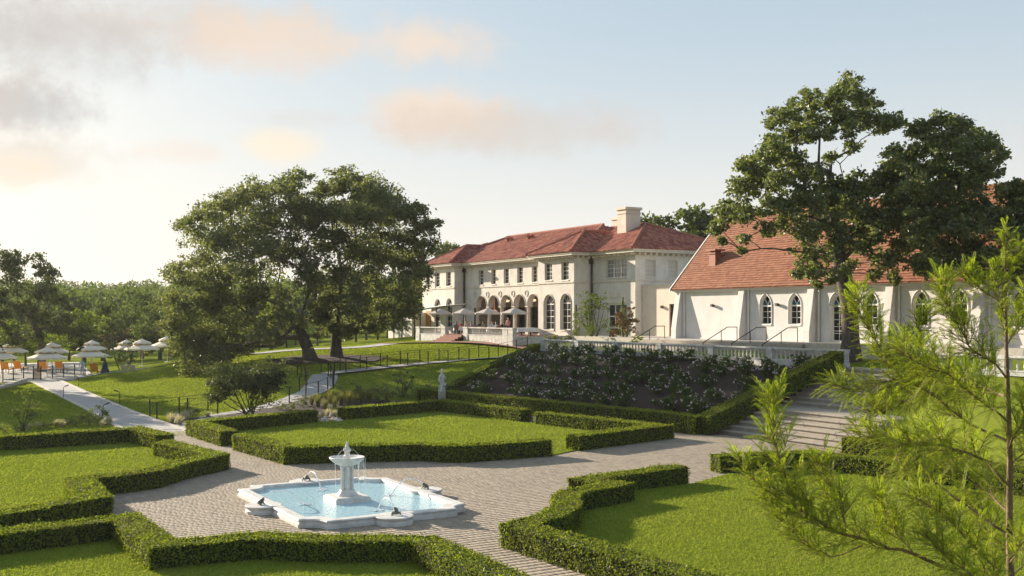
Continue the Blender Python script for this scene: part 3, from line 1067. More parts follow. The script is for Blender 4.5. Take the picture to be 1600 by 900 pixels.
def standing_mesh(name, top, legs, hairm, reach=0.2):
    js = [((0, 0, 0.95), (0.145, 0.115)), ((0, 0, 1.15), (0.125, 0.1)), ((0.01, 0, 1.38), (0.155, 0.1)), ((0.02, 0, 1.5), (0.052, 0.052))]
    es = [(0, 1), (1, 2), (2, 3)]
    head_bits(js, es, 3, (0.04, 0, 1.63), (1, 0, 0))
    for s in (-1, 1):
        k = len(js)
        js += [((0, s * 0.09, 0.86), 0.09), ((0.03, s * 0.1, 0.5), 0.06), ((-0.01, s * 0.1, 0.1), 0.042), ((0.12, s * 0.12, 0.04), 0.036)]
        es += [(0, k), (k, k + 1), (k + 1, k + 2), (k + 2, k + 3)]
        k = len(js)
        js += [((0.01, s * 0.21, 1.39), 0.052), ((0.02, s * 0.27, 1.12), 0.041), ((reach, s * 0.2, 1.0), 0.03)]
        es += [(2, k), (k, k + 1), (k + 1, k + 2)]
        hand(js, es, k + 2, js[k + 2][0], (1, -s * 0.2, 0), (0, 1, 0), (0, 0, 1))

    def pick(c):
        if c.z > 1.52:
            return 3 if (c.z > 1.69 or c.x < 0) else 2
        if c.x > 0.12 and 0.9 < c.z < 1.2:
            return 2
        return 1 if c.z < 0.93 else 0
    return skin_mesh(name, js, es, [top, legs, M['skin'], hairm], 1, pick)


def frog_mesh():
    s = .92
    js = [((-0.10, 0, 0.075), (0.075, 0.06)), ((0.0, 0, 0.12), (0.08, 0.07)), ((0.08, 0, 0.175), (0.062, 0.05)), ((0.14, 0, 0.2), (0.045, 0.03))]
    es = [(0, 1), (1, 2), (2, 3)]
    for q in (-1, 1):
        k = len(js)
        js += [((-0.08, q * 0.08, 0.06), 0.035), ((0.03, q * 0.14, 0.09), 0.03), ((-0.07, q * 0.13, 0.025), 0.02), ((0.03, q * 0.17, 0.012), 0.02)]
        es += [(0, k), (k, k + 1), (k + 1, k + 2), (k + 2, k + 3)]
        k = len(js)
        js += [((0.06, q * 0.06, 0.12), 0.026), ((0.09, q * 0.085, 0.05), 0.02), ((0.13, q * 0.1, 0.012), 0.02)]
        es += [(1, k), (k, k + 1), (k + 1, k + 2)]
        k = len(js)
        js += [((0.09, q * 0.038, 0.225), 0.02)]
        es += [(2, k)]
    js = [((Vector(p) * s)[:], (tuple(x * s for x in r) if hasattr(r, '__len__') else r * s)) for p, r in js]
    return skin_mesh("frog", js, es, M['bronze'], 1)


# ---------------------------------------------------------------- fountain
def basin_outline(x0, x1, y0, y1, r):
    pts = []
    for cx, cy, a0 in ((x0, y0, 90), (x1, y0, 180), (x1, y1, 270), (x0, y1, 360)):
        for k in range(7):
            a = R(a0 - k * 15)
            pts.append((cx + r * math.cos(a), cy + r * math.sin(a)))
    return pts


FS = (.86, .86, .825)


def build_fountain():
    x0, x1, y0, y1 = BASIN
    root = empty("fountain", (BCX, BCY, 0), 0, "white marble fountain with a bowl on clustered columns in a pale blue rectangular pool", "fountain")

    def loc(pts):
        return [(p[0] - BCX, p[1] - BCY) for p in pts]
    mb = MB()
    prof = [(0.0, 0.0), (0.0, 0.10), (0.05, 0.12), (0.05, 0.17), (0.015, 0.2), (0.0, 0.215), (0.03, 0.25), (0.31, 0.25), (0.34, 0.215), (0.34, -0.02)]
    rings = []
    for off, z in prof:
        rings.append([(p[0], p[1], z) for p in loc(basin_outline(x0 + off, x1 - off, y0 + off, y1 - off, 0.62))])
    n = len(rings[0])
    vs = [v for r in rings for v in r]
    mb.add(vs, [(i * n + k, i * n + (k + 1) % n, (i + 1) * n + (k + 1) % n, (i + 1) * n + k) for i in range(len(rings) - 1) for k in range(n)])
    rim = mb.build("basin_rim", M['marble'], root)
    mb = MB()
    pl = loc(basin_outline(x0 + .33, x1 - .33, y0 + .33, y1 - .33, 0.62))
    mb.add([(p[0], p[1], 0.13) for p in pl], [tuple(range(len(pl)))])
    mb.build("pool_water", M['water'], root)
    mb = MB()
    mb.prism(loc(basin_outline(x0 + .3, x1 - .3, y0 + .3, y1 - .3, 0.62)), -0.02, 0.02)
    mb.build("basin_floor", M['marble'], root)
    # round ledges at the middle of each side
    for cx, cy, a in ((x0 - 0.1, BCY, 180), (x1 + 0.1, BCY + .2, 0), (BCX + .05, y0 - 0.08, 270), (BCX, y1 + 0.08, 90)):
        mb = MB()
        mb.lathe([(0.55, 0.0), (0.55, 0.09), (0.51, 0.12), (0.51, 0.15), (0.55, 0.18), (0.57, 0.225), (0.54, 0.24), (0.0, 0.242)], 26, (cx - BCX, cy - BCY, 0.004))
        mb.build("round_ledge", M['marble'], root)
    # plinth, column cluster, bowl, finial
    mb = MB()
    mb.box((0, 0, 0.2), (1.36, 1.36, 0.26))
    mb.box((0, 0, 0.345), (1.26, 1.26, 0.05))
    mb.build("plinth", M['marble'], root, bevel=0.015).scale = FS
    mb = MB()
    mb.lathe([(0.4, 0.37), (0.4, 0.43), (0.35, 0.47), (0.32, 0.5), (0.29, 0.56), (0.27, 0.6)], 8, a0=R(22.5))
    mb.build("column_base", M['marble'], root).scale = FS
    mb = MB()
    mb.lathe([(0.17, 0.58), (0.165, 1.5)], 12)
    for k in range(6):
        a = R(60 * k + 20)
        mb.lathe([(0.08, 0.58), (0.06, 0.64), (0.055, 1.38), (0.075, 1.44), (0.08, 1.5)], 8, (0.2 * math.cos(a), 0.2 * math.sin(a), 0))
    mb.build("column", M['marble'], root, smooth=False).scale = FS
    mb = MB()
    mb.lathe([(0.2, 1.48), (0.3, 1.53), (0.42, 1.59), (0.52, 1.66), (0.59, 1.73), (0.64, 1.785), (0.655, 1.81), (0.655, 1.845), (0.62, 1.85), (0.55, 1.79), (0.3, 1.75), (0.0, 1.74)], 32)
    mb.build("bowl", M['marble'], root, smooth=True).scale = FS
    mb = MB()
    mb.lathe([(0.13, 1.74), (0.13, 1.9), (0.1, 1.93), (0.1, 2.06), (0.14, 2.1), (0.14, 2.13), (0.095, 2.16), (0.08, 2.24), (0.045, 2.33), (0.03, 2.38), (0.045, 2.41), (0.0, 2.45)], 10)
    for k in range(4):
        a = R(90 * k + 30)
        mb.lathe([(0.02, 2.06), (0.035, 2.1), (0.025, 2.16), (0.0, 2.19)], 6, (0.15 * math.cos(a), 0.15 * math.sin(a), 0))
    mb.build("finial", M['marble'], root).scale = FS
    # strands of water falling from the bowl
    mb = MB()
    rng = random.Random(4)
    for k in range(16):
        a = R(rng.uniform(-100, 40) if k < 11 else rng.uniform(0, 360))
        r = 0.665
        zb = 0.16 if k % 3 == 0 else rng.uniform(0.8, 1.55)
        pts = [(r * math.cos(a) + 0.01 * i, r * math.sin(a), 1.81 + (zb - 1.81) * i / 5) for i in range(6)]
        mb.tube(pts, [0.008, 0.007, 0.006, 0.006, 0.005, 0.004], 4)
    for k in range(3):
        a = R(200 + 60 * k)
        pts = [(math.cos(a) * (0.12 + 0.09 * i), math.sin(a) * (0.12 + 0.09 * i), 2.12 + 0.03 * i - 0.022 * i * i) for i in range(6)]
        mb.tube(pts, 0.006, 4)
    ws = tag(mb.build("water_strand", M['jet'], root), kind='stuff')
    ws.scale = FS
    # frogs spouting from the ledges
    fm = frog_mesh()
    names = [("small bronze frog on the left round ledge of the fountain, facing the pool", x0 - 0.2, BCY, 0),
             ("small bronze frog on the right round ledge of the fountain, facing the pool", x1 + 0.1, BCY + .2, 180),
             ("small bronze frog on the near round ledge of the fountain, nearest the camera", BCX + .1, y0 - 0.08, 90),
             ("small bronze frog on the far round ledge of the fountain, below the middle hedge", BCX, y1 + 0.02, 270)]
    jl = ["thin arc of water from the left frog into the pool", "thin arc of water from the right frog into the pool",
          "arching water jet from the near frog into the pool", "long water jet from the far frog into the pool"]
    for k, (lb, x, y, a) in enumerate(names):
        link("frog_figure", fm, None, (x, y, 0.245), (0, 0, R(a)))
        tag(bpy.context.scene.collection.objects[-1], lb, "frog statue", "bronze frogs round the pool")
        dx, dy = math.cos(R(a)), math.sin(R(a))
        L = (1.3, 1.2, 1.35, 1.5)[k]
        hgt = 0.3
        pts = []
        for i in range(13):
            s = i / 12
            z = 0.245 + 0.2 + hgt * 4 * s * (1 - s) * 0.9 - 0.4 * s * s
            pts.append((dx * (0.12 + L * s), dy * (0.12 + L * s), z))
        mb = MB()
        mb.tube(pts, [0.014 + 0.012 * i / 12 for i in range(13)], 6)
        rr = random.Random(k)
        for q in range(14):
            aa, ra = rr.uniform(0, 6.28), rr.uniform(0.0, 0.22)
            mb.lathe([(0.05, 0), (0.03, 0.008), (0.0, rr.uniform(0.01, 0.025))], 7, (pts[-1][0] + math.cos(aa) * ra, pts[-1][1] + math.sin(aa) * ra, 0.15))
        o = mb.build("water_jet", M['jet'], None, loc=(x, y, 0))
        tag(o, jl[k], "water jet", "water jets of the fountain")


build_fountain()


# ---------------------------------------------------------------- statue
def build_statue():
    p = W(690.5, 640)
    root = empty("statue", (p.x, p.y, 0), R(-62), "pale stone statue of a draped woman on a slim plinth behind the hedge", "statue")
    mb = MB()
    mb.bb(-.3, .3, -.3, .3, 0, .12)
    mb.bb(-.22, .22, -.22, .22, .12, .5)
    mb.bb(-.27, .27, -.27, .27, .5, .6)
    mb.build("plinth", M['statue'], root, bevel=0.015)
    b = 0.6
    js = [((0, 0, b + 1.08), (0.2, 0.16)), ((0.02, 0.01, b + 1.3), (0.165, 0.13)), ((0.0, 0, b + 1.55), (0.205, 0.14)), ((-0.02, 0, b + 1.7), (0.07, 0.07))]
    es = [(0, 1), (1, 2), (2, 3)]
    head_bits(js, es, 3, (0.03, 0.03, b + 1.87), (0.9, 0.3, 0), 1.2)
    # bun of hair, nose
    k = len(js)
    js += [((-0.1, 0, b + 1.92), 0.06)]
    es += [(5, k)]
    # the robe: a column of cloth below the hips
    k = len(js)
    js += [((0.02, 0.0, b + 0.75), (0.215, 0.19)), ((0.0, 0.02, b + 0.35), (0.2, 0.175)), ((0.0, 0.0, b + 0.03), (0.22, 0.2))]
    es += [(0, k), (k, k + 1), (k + 1, k + 2)]
    # left arm bent across the breast, right arm lowered holding cloth at the hip
    k = len(js)
    js += [((0.0, 0.24, b + 1.55), 0.075), ((0.06, 0.3, b + 1.28), 0.06), ((0.22, 0.1, b + 1.4), 0.042)]
    es += [(2, k), (k, k + 1), (k + 1, k + 2)]
    hand(js, es, k + 2, js[k + 2][0], (-0.2, -1, 0.35), (0.1, 0, 1), (1, 0, 0), 1.1)
    k = len(js)
    js += [((0.0, -0.24, b + 1.54), 0.075), ((0.03, -0.33, b + 1.24), 0.06), ((0.17, -0.22, b + 1.02), 0.042)]
    es += [(2, k), (k, k + 1), (k + 1, k + 2)]
    hand(js, es, k + 2, js[k + 2][0], (0.5, 0.7, -0.3), (0, 0, 1), (1, 0, 0), 1.1)
    me = skin_mesh("statue_figure", js, es, M['statue'], 2)
    link("figure", me, root)
    mb = MB()      # folds of the robe, proud ridges running down, and the swag at the hip
    for i in range(15):
        a = 2 * math.pi * i / 15
        w = 0.012 * math.sin(i * 2.7)
        mb.tube([(0.19 * math.cos(a), 0.17 * math.sin(a), b + 0.98), ((0.205 + w) * math.cos(a + .06), (0.19 + w) * math.sin(a + .06), b + 0.6), ((0.21 + w) * math.cos(a + .1), (0.2 + w) * math.sin(a + .1), b + 0.02)], [0.012, 0.03, 0.036], 5)
    mb.tube([(0.2, -0.2, b + 1.02), (0.24, 0.0, b + 0.95), (0.14, 0.2, b + 1.06), (-0.05, 0.22, b + 1.15)], [0.05, 0.06, 0.055, 0.04], 7)
    mb.tube([(0.17, -0.23, b + 1.03), (0.19, -0.25, b + 0.7), (0.17, -0.22, b + 0.4)], [0.03, 0.06, 0.03], 6)
    mb.build("drapery", M['statue'], root, smooth=True)


build_statue()


# ---------------------------------------------------------------- stone stairs from the garden up to the terrace
def build_stairs():
    root = empty("stone_stairs", (36.5, 38.6, 0), 0, "wide flight of weathered stone stairs with a landing, beside the sloping hedge", "stairs")
    rng = random.Random(9)
    meshes = {}

    def stone(x0, x1, y0, y1, ztop, th):
        key = (round(x1 - x0, 2), round(y1 - y0, 2), rng.randint(0, 1), round(th, 2))
        if key not in meshes:
            mb = MB()
            L, Wd = x1 - x0, y1 - y0
            e = rng.uniform(-.006, .006)
            mb.bb(0.095, L, 0.006, Wd - 0.006, -th, -0.062)
            mb.box((L / 2, Wd / 2, -0.031), (L, Wd - 0.012, 0.062))
            meshes[key] = mb.mesh("step_stone", M['step'])
        link("step_stone", meshes[key], root, (x0 - 36.5 + rng.uniform(-.008, .008), y0 - 38.6, ztop + rng.uniform(-.006, .006)))

    def course(x0, x1, ya, yb, ztop, th):
        n = 5
        cuts = [ya + (yb - ya) * (k + (rng.choice([-.2, 0, .2]) if 0 < k < n else 0)) / n for k in range(n + 1)]
        for k in range(n):
            stone(x0, x1, cuts[k], cuts[k + 1], ztop, th)
    for k in range(6):
        last = k == 5
        course(36.45 + .5 * k, 41.42 if last else 36.45 + .5 * k + .6, 34.1, 42.95, .21 * (k + 1), .3)
    for k in range(9):
        course(41.35 + .45 * k, 41.35 + .45 * k + .55, 36.9, 42.95, 1.26 + .21 * (k + 1), .3)


build_stairs()


# ---------------------------------------------------------------- balustrades
def baluster_mesh(h, r=0.085):
    mb = MB()
    mb.lathe([(r * .95, 0), (r * .95, h * .08), (r * .5, h * .12), (r, h * .34), (r * .8, h * .5), (r * .42, h * .78), (r * .8, h * .86), (r * .85, h)], 8)
    return mb.mesh("baluster", M['stone'], True)


BAL = baluster_mesh(0.52, .075)
BAL_S = baluster_mesh(0.5, 0.07)


def balustrade(label, a, b, z, peds, h=0.95, base=0.24, m='stone', bal=None, gap=0.34, pw=0.5, name="balustrade", solid=0.0, bal_h=0.52):
    """straight balustrade from a to b (x,y); peds = distances along it of the pedestals"""
    a, b = Vector((*a, z)), Vector((*b, z))
    L = (b - a).length
    ang = math.atan2(b.y - a.y, b.x - a.x)
    root = empty(name, a, ang, label, "balustrade")
    mb = MB()
    mb.bb(0, L, -.17, .17, -.5, base - .06)
    mb.bb(0, L, -.2, .2, base - .06, base)
    mb.build("base_course", M[m], root, bevel=0.01)
    ps = sorted(peds)
    for k in range(len(ps) - 1):
        x0, x1 = ps[k] + pw / 2, ps[k + 1] - pw / 2
        mb = MB()
        top = base + bal_h
        mb.bb(x0 - .02, x1 + .02, -.12, .12, top, top + .06)
        mb.bb(x0 - .02, x1 + .02, -.19, .19, top + .06, top + .16)
        mb.build("top_rail", M[m], root, bevel=0.012)
        n = max(1, int((x1 - x0) / gap))
        for i in range(n):
            link("baluster", bal or BAL, root, (x0 + (i + .5) * (x1 - x0) / n, 0, base))
    for p_ in ps:
        mb = MB()
        mb.bb(p_ - pw / 2, p_ + pw / 2, -.22, .22, base, base + bal_h)
        mb.bb(p_ - pw / 2 - .04, p_ + pw / 2 + .04, -.26, .26, base + bal_h, base + bal_h + .175)
        mb.bb(p_ - pw / 2 - .03, p_ + pw / 2 + .03, -.245, .245, -.5, base - .015)
        mb.build("pedestal", M[m], root, bevel=0.012)
    return root


XB = 45.42
ys = [PXp(px, 545, XB).y for px in (1317, 1206, 1114, 1033, 965, 904, 850)]
balustrade("long grey stone balustrade along the terrace above the rose bed", (XB, ys[0]), (XB, ys[-1]), 3.22, [y - ys[0] for y in ys])
balustrade("short stone balustrade right of the stairs, behind the feathery sapling", (XB, 28.2), (XB, 37.0), 3.22, [0.25, 4.4, 8.6])

# terrace floor, platform in front of the chapel
mb = MB()
mb.bb(45.25, 48.9, 26, 42.1, 2.6, 3.2)
mb.bb(45.6, 48.9, 42.1, 74.3, 2.6, 3.2)
tag(mb.build("terrace_pavement", M['kerb']), kind='structure')
mb = MB()
mb.bb(50.6, 53.6, 26, 78.0, 2.7, 4.28)
mb.bb(53.6, 57.6, 66.2, 76.9, 2.7, 4.283)
tag(mb.build("chapel_platform", M['kerb']), kind='structure')
root = empty("platform_steps", (48.9, 58, 3.2), 0, "broad low steps from the terrace up to the chapel platform, behind the balustrade", "steps")
for k in range(5):
    mb = MB()
    mb.bb(.35 * k, 1.7, -7.5, 9.5, .2 * k - .3 * (k == 0), .2 * k + .196)
    mb.build("step", M['step'], root)


def handrail(label, y, x0=48.7, x1=50.9, z0=3.2, z1=4.28, extra=0.9):
    root = empty("handrail", (x0, y, z0), 0, label, "handrail", "black handrails on the chapel steps")
    H = 0.95
    L = x1 - x0
    mb = MB()
    mb.tube([(0, 0, 0), (0, 0, H)], .03, 6)
    mb.build("post", M['iron'], root)
    mb = MB()
    mb.tube([(L * .75, 0, (z1 - z0) * .75 - .1), (L * .75, 0, H + (z1 - z0) * .75)], .03, 6)
    mb.build("post", M['iron'], root)
    mb = MB()
    mb.tube([(L + extra, 0, z1 - z0), (L + extra, 0, H + z1 - z0)], .03, 6)
    mb.build("post", M['iron'], root)
    mb = MB()
    mb.tube([(0, 0, H), (L, 0, H + z1 - z0), (L + extra, 0, H + z1 - z0)], .032, 6)
    mb.build("rail", M['iron'], root)


handrail("leftmost black handrail, on the steps before the blank chapel bay", 58.3)
handrail("middle black handrail, beside the second chapel buttress", 55.35)
handrail("rightmost black handrail, below the paired pointed windows", 52.4)
handrail("black handrail in front of the low annex with the wooden door", 66.6)


# ---------------------------------------------------------------- buildings: walls with real openings
def arch_curve(op):
    u0, u1, z1, kind = op['u0'], op['u1'], op['z1'], op.get('kind', 'rect')
    c = (u0 + u1) / 2
    hw = (u1 - u0) / 2
    if kind == 'rect':
        return [(u0, z1), (u1, z1)]
    if kind == 'round':
        zs = z1 - hw
        return [(c - hw * math.cos(math.pi * k / 12), zs + hw * math.sin(math.pi * k / 12)) for k in range(13)]
    zs = op['spring']
    rise = z1 - zs
    rg = (hw * hw + rise * rise) / (2 * hw)
    pts = []
    cx = u0 + rg
    a1 = math.acos(max(-1, min(1, (rg - hw) / rg)))
    for k in range(8):
        a = a1 * k / 7
        pts.append((cx - rg * math.cos(a), zs + rg * math.sin(a)))
    return pts + [(2 * c - u, z) for u, z in pts[-2::-1]]


def outline(op):
    cv = arch_curve(op)
    return [(op['u0'], op['z0'])] + cv + [(op['u1'], op['z0'])]


class Facade:
    def __init__(s, O, u, n, L):
        s.O, s.u, s.n, s.L = Vector((*O, 0)), Vector((*u, 0)), Vector((*n, 0)), L

    def P(s, uu, z, dd=0.0):
        return s.O + s.u * uu - s.n * dd + Vector((0, 0, z))

    def px(s, px, py):
        r = ray(px, py)
        c = Vector((0, 0, CAM_H))
        k = (s.O - c).dot(s.n) / r.dot(s.n)
        p = c + r * k
        return (p - s.O).dot(s.u), p.z

    def rect(s, x0, x1, y0, y1, **kw):
        u0, z1 = s.px(x0, y0)
        u1, _ = s.px(x1, y0)
        _, z0 = s.px((x0 + x1) / 2, y1)
        return dict(u0=u0, u1=u1, z0=z0, z1=z1, **kw)

    def wall(s, mb, z0, z1, ops, depth=0.28, mat=0, rev=0, u_from=0.0, u_to=None):
        u_to = s.L if u_to is None else u_to
        q = lambda a, b, c, d, m_=mat: mb.quad(a, b, c, d, m_)
        cur = u_from
        for op in sorted(ops, key=lambda o: o['u0']):
            if op['u0'] > cur:
                q(s.P(cur, z0), s.P(op['u0'], z0), s.P(op['u0'], z1), s.P(cur, z1))
            if op['z0'] > z0 + 1e-4:
                q(s.P(op['u0'], z0), s.P(op['u1'], z0), s.P(op['u1'], op['z0']), s.P(op['u0'], op['z0']))
            cv = arch_curve(op)
            for (ua, za), (ub, zb) in zip(cv, cv[1:]):
                q(s.P(ua, za), s.P(ub, zb), s.P(ub, z1), s.P(ua, z1))
            lp = outline(op)
            if op.get('open'):
                pairs = list(zip(lp, lp[1:]))
            else:
                pairs = list(zip(lp, lp[1:] + lp[:1]))
            for (ua, za), (ub, zb) in pairs:
                q(s.P(ua, za), s.P(ub, zb), s.P(ub, zb, depth), s.P(ua, za, depth), rev)
            cur = op['u1']
        if cur < u_to:
            q(s.P(cur, z0), s.P(u_to, z0), s.P(u_to, z1), s.P(cur, z1))

    def slab(s, mb, u0, u1, z0, z1, out, back=0.0, mat=0):
        """box on the wall face, proud by out"""
        vs = [s.P(a, z, d) for z in (z0, z1) for a, d in ((u0, -out), (u1, -out), (u1, back), (u0, back))]
        mb.add(vs, [(0, 3, 2, 1), (4, 5, 6, 7), (0, 1, 5, 4), (1, 2, 6, 5), (2, 3, 7, 6), (3, 0, 4, 7)], mat)

    def window(s, parent, op, inset=0.17, fw=0.07, cols=2, rows=2, meet=True, frame='frame', glass='glass', style='sash', name="window", bar=0.022):
        lp = outline(op)
        c = (op['u0'] + op['u1']) / 2
        op2 = dict(op, u0=op['u0'] + fw, u1=op['u1'] - fw, z0=op['z0'] + fw, z1=op['z1'] - fw * (1.35 if op.get('kind') == 'gothic' else 1))
        lp2 = outline(op2)
        mb = MB()
        n = len(lp)
        for i in range(n):
            j = (i + 1) % n
            a, b, c2, d = lp[i], lp[j], lp2[j], lp2[i]
            mb.quad(s.P(*a, inset), s.P(*b, inset), s.P(*c2, inset), s.P(*d, inset))
            mb.quad(s.P(*d, inset), s.P(*c2, inset), s.P(*c2, inset + .07), s.P(*d, inset + .07))
        U0, U1, Z0 = op2['u0'], op2['u1'], op2['z0']
        zs = op2['z1'] if op.get('kind', 'rect') == 'rect' else (op.get('spring') or op['z1'] - (op['u1'] - op['u0']) / 2)
        if op.get('kind', 'rect') != 'rect':
            s.slab(mb, U0, U1, zs - .05, zs + .05, -inset + .012, inset + .06)
        s.slab(mb, op['u0'] - .06, op['u1'] + .06, op['z0'] - .1, op['z0'] - .001, .07, .05)
        w = mb.build(name, M[frame], parent)
        mb = MB()
        mb.add([s.P(*p_, inset + .05) for p_ in lp2], [tuple(range(n))])
        mb.build("pane", M[glass], w)
        mb = MB()
        for k in range(1, cols):
            x = U0 + (U1 - U0) * k / cols
            s.slab(mb, x - bar, x + bar, Z0, zs, -inset - .018, inset + .055)
        for k in range(1, rows):
            z = Z0 + (zs - Z0) * k / rows
            t = bar * (1.7 if meet and k * 2 == rows else 1)
            s.slab(mb, U0, U1, z - t, z + t, -inset - .022, inset + .056)
        if op.get('kind') == 'round':
            cx, r = (op['u0'] + op['u1']) / 2, (op2['u1'] - op2['u0']) / 2
            for a in (45, 90, 135):
                x, z = cx + r * math.cos(R(a)), zs + r * math.sin(R(a))
                mb.tube([s.P(cx + .06 * math.cos(R(a)), zs, inset + .03), s.P(x, z, inset + .03)], bar, 4)
        if style == 'gothic':
            r = (op2['u1'] - op2['u0']) / 2
            top = op2['z1']
            cx = (U0 + U1) / 2
            for sg in (-1, 1):
                pts = []
                for k in range(6):
                    t = k / 5
                    pts.append(s.P(cx + sg * r * 0.62 * t ** 1.5, zs + (top - zs) * (0.0 + 0.72 * t), inset + .03))
                mb.tube(pts, bar * 1.5, 4)
        if mb.v:
            mb.build("muntin", M[frame], w)
        if style == 'gothic':
            mb = MB()
            cx = (U0 + U1) / 2
            r = (U1 - U0) / 2
            H_ = op2['z1'] - zs
            for sg in (-1, 1):
                mb.add([s.P(cx + sg * .03, zs + .06, inset + .043), s.P(cx + sg * r * .98, zs + .06, inset + .043), s.P(cx + sg * r * .84, zs + H_ * .42, inset + .043), s.P(cx + sg * r * .62, zs + H_ * .68, inset + .043), s.P(cx + sg * r * .3, zs + H_ * .42, inset + .043)], [(0, 1, 2, 3, 4)])
            mb.build("stained_pane", M['teal'], w)
        return w


def clip_line(poly2, s0, axis_d):
    """interval of d where line (s=s0) lies inside polygon of (s,d)"""
    ds = []
    n = len(poly2)
    for i in range(n):
        (sa, da), (sb, db) = poly2[i], poly2[(i + 1) % n]
        if (sa - s0) * (sb - s0) < 0:
            ds.append(da + (db - da) * (s0 - sa) / (sb - sa))
    return (min(ds), max(ds)) if len(ds) >= 2 else None


def tile_roof(parent, planes, m='tile', pitch=0.3, ln=0.44, rad=0.125, name="roof"):
    """planes: polygons whose first edge is the eave; barrel tiles in courses, as real geometry"""
    rng = random.Random(11)
    base = MB()
    for pl in planes:
        base.add([Vector(p) for p in pl], [tuple(range(len(pl)))])
    ro = base.build(name, M[m], parent)
    mb = MB()
    for pl in planes:
        P = [Vector(p) for p in pl]
        e = (P[1] - P[0])
        L = e.length
        e.normalize()
        nr = e.cross(P[2] - P[0]).normalized()
        if nr.z < 0:
            nr = -nr
        up = nr.cross(e)
        if up.z < 0:
            up = -up
        p2 = [((p - P[0]).dot(e), (p - P[0]).dot(up)) for p in P]
        s0, s1 = min(p[0] for p in p2), max(p[0] for p in p2)
        k = s0 + pitch / 2
        while k < s1:
            iv = clip_line(p2, k + 1e-5, 0)
            if iv and iv[1] - iv[0] > 0.1:
                d = iv[0] - 0.05
                while d < iv[1] - 0.05:
                    d1 = min(d + ln, iv[1])
                    r0 = rad * rng.uniform(1.0, 1.16)
                    r1 = rad * 0.8
                    j = rng.uniform(-.012, .012)
                    vs = []
                    for dd, r in ((d, r0), (d1 + .03, r1)):
                        c = P[0] + e * (k + j) + up * dd
                        vs += [c - e * r - nr * .01, c - e * r * .55 + nr * r * .8, c + e * r * .55 + nr * r * .8, c + e * r - nr * .01]
                    mb.add(vs, [(0, 1, 5, 4), (1, 2, 6, 5), (2, 3, 7, 6), (0, 3, 2, 1)])
                    d = d1
            k += pitch
    tag(mb.build("barrel_tile", M[m], ro), kind='stuff')
    return ro

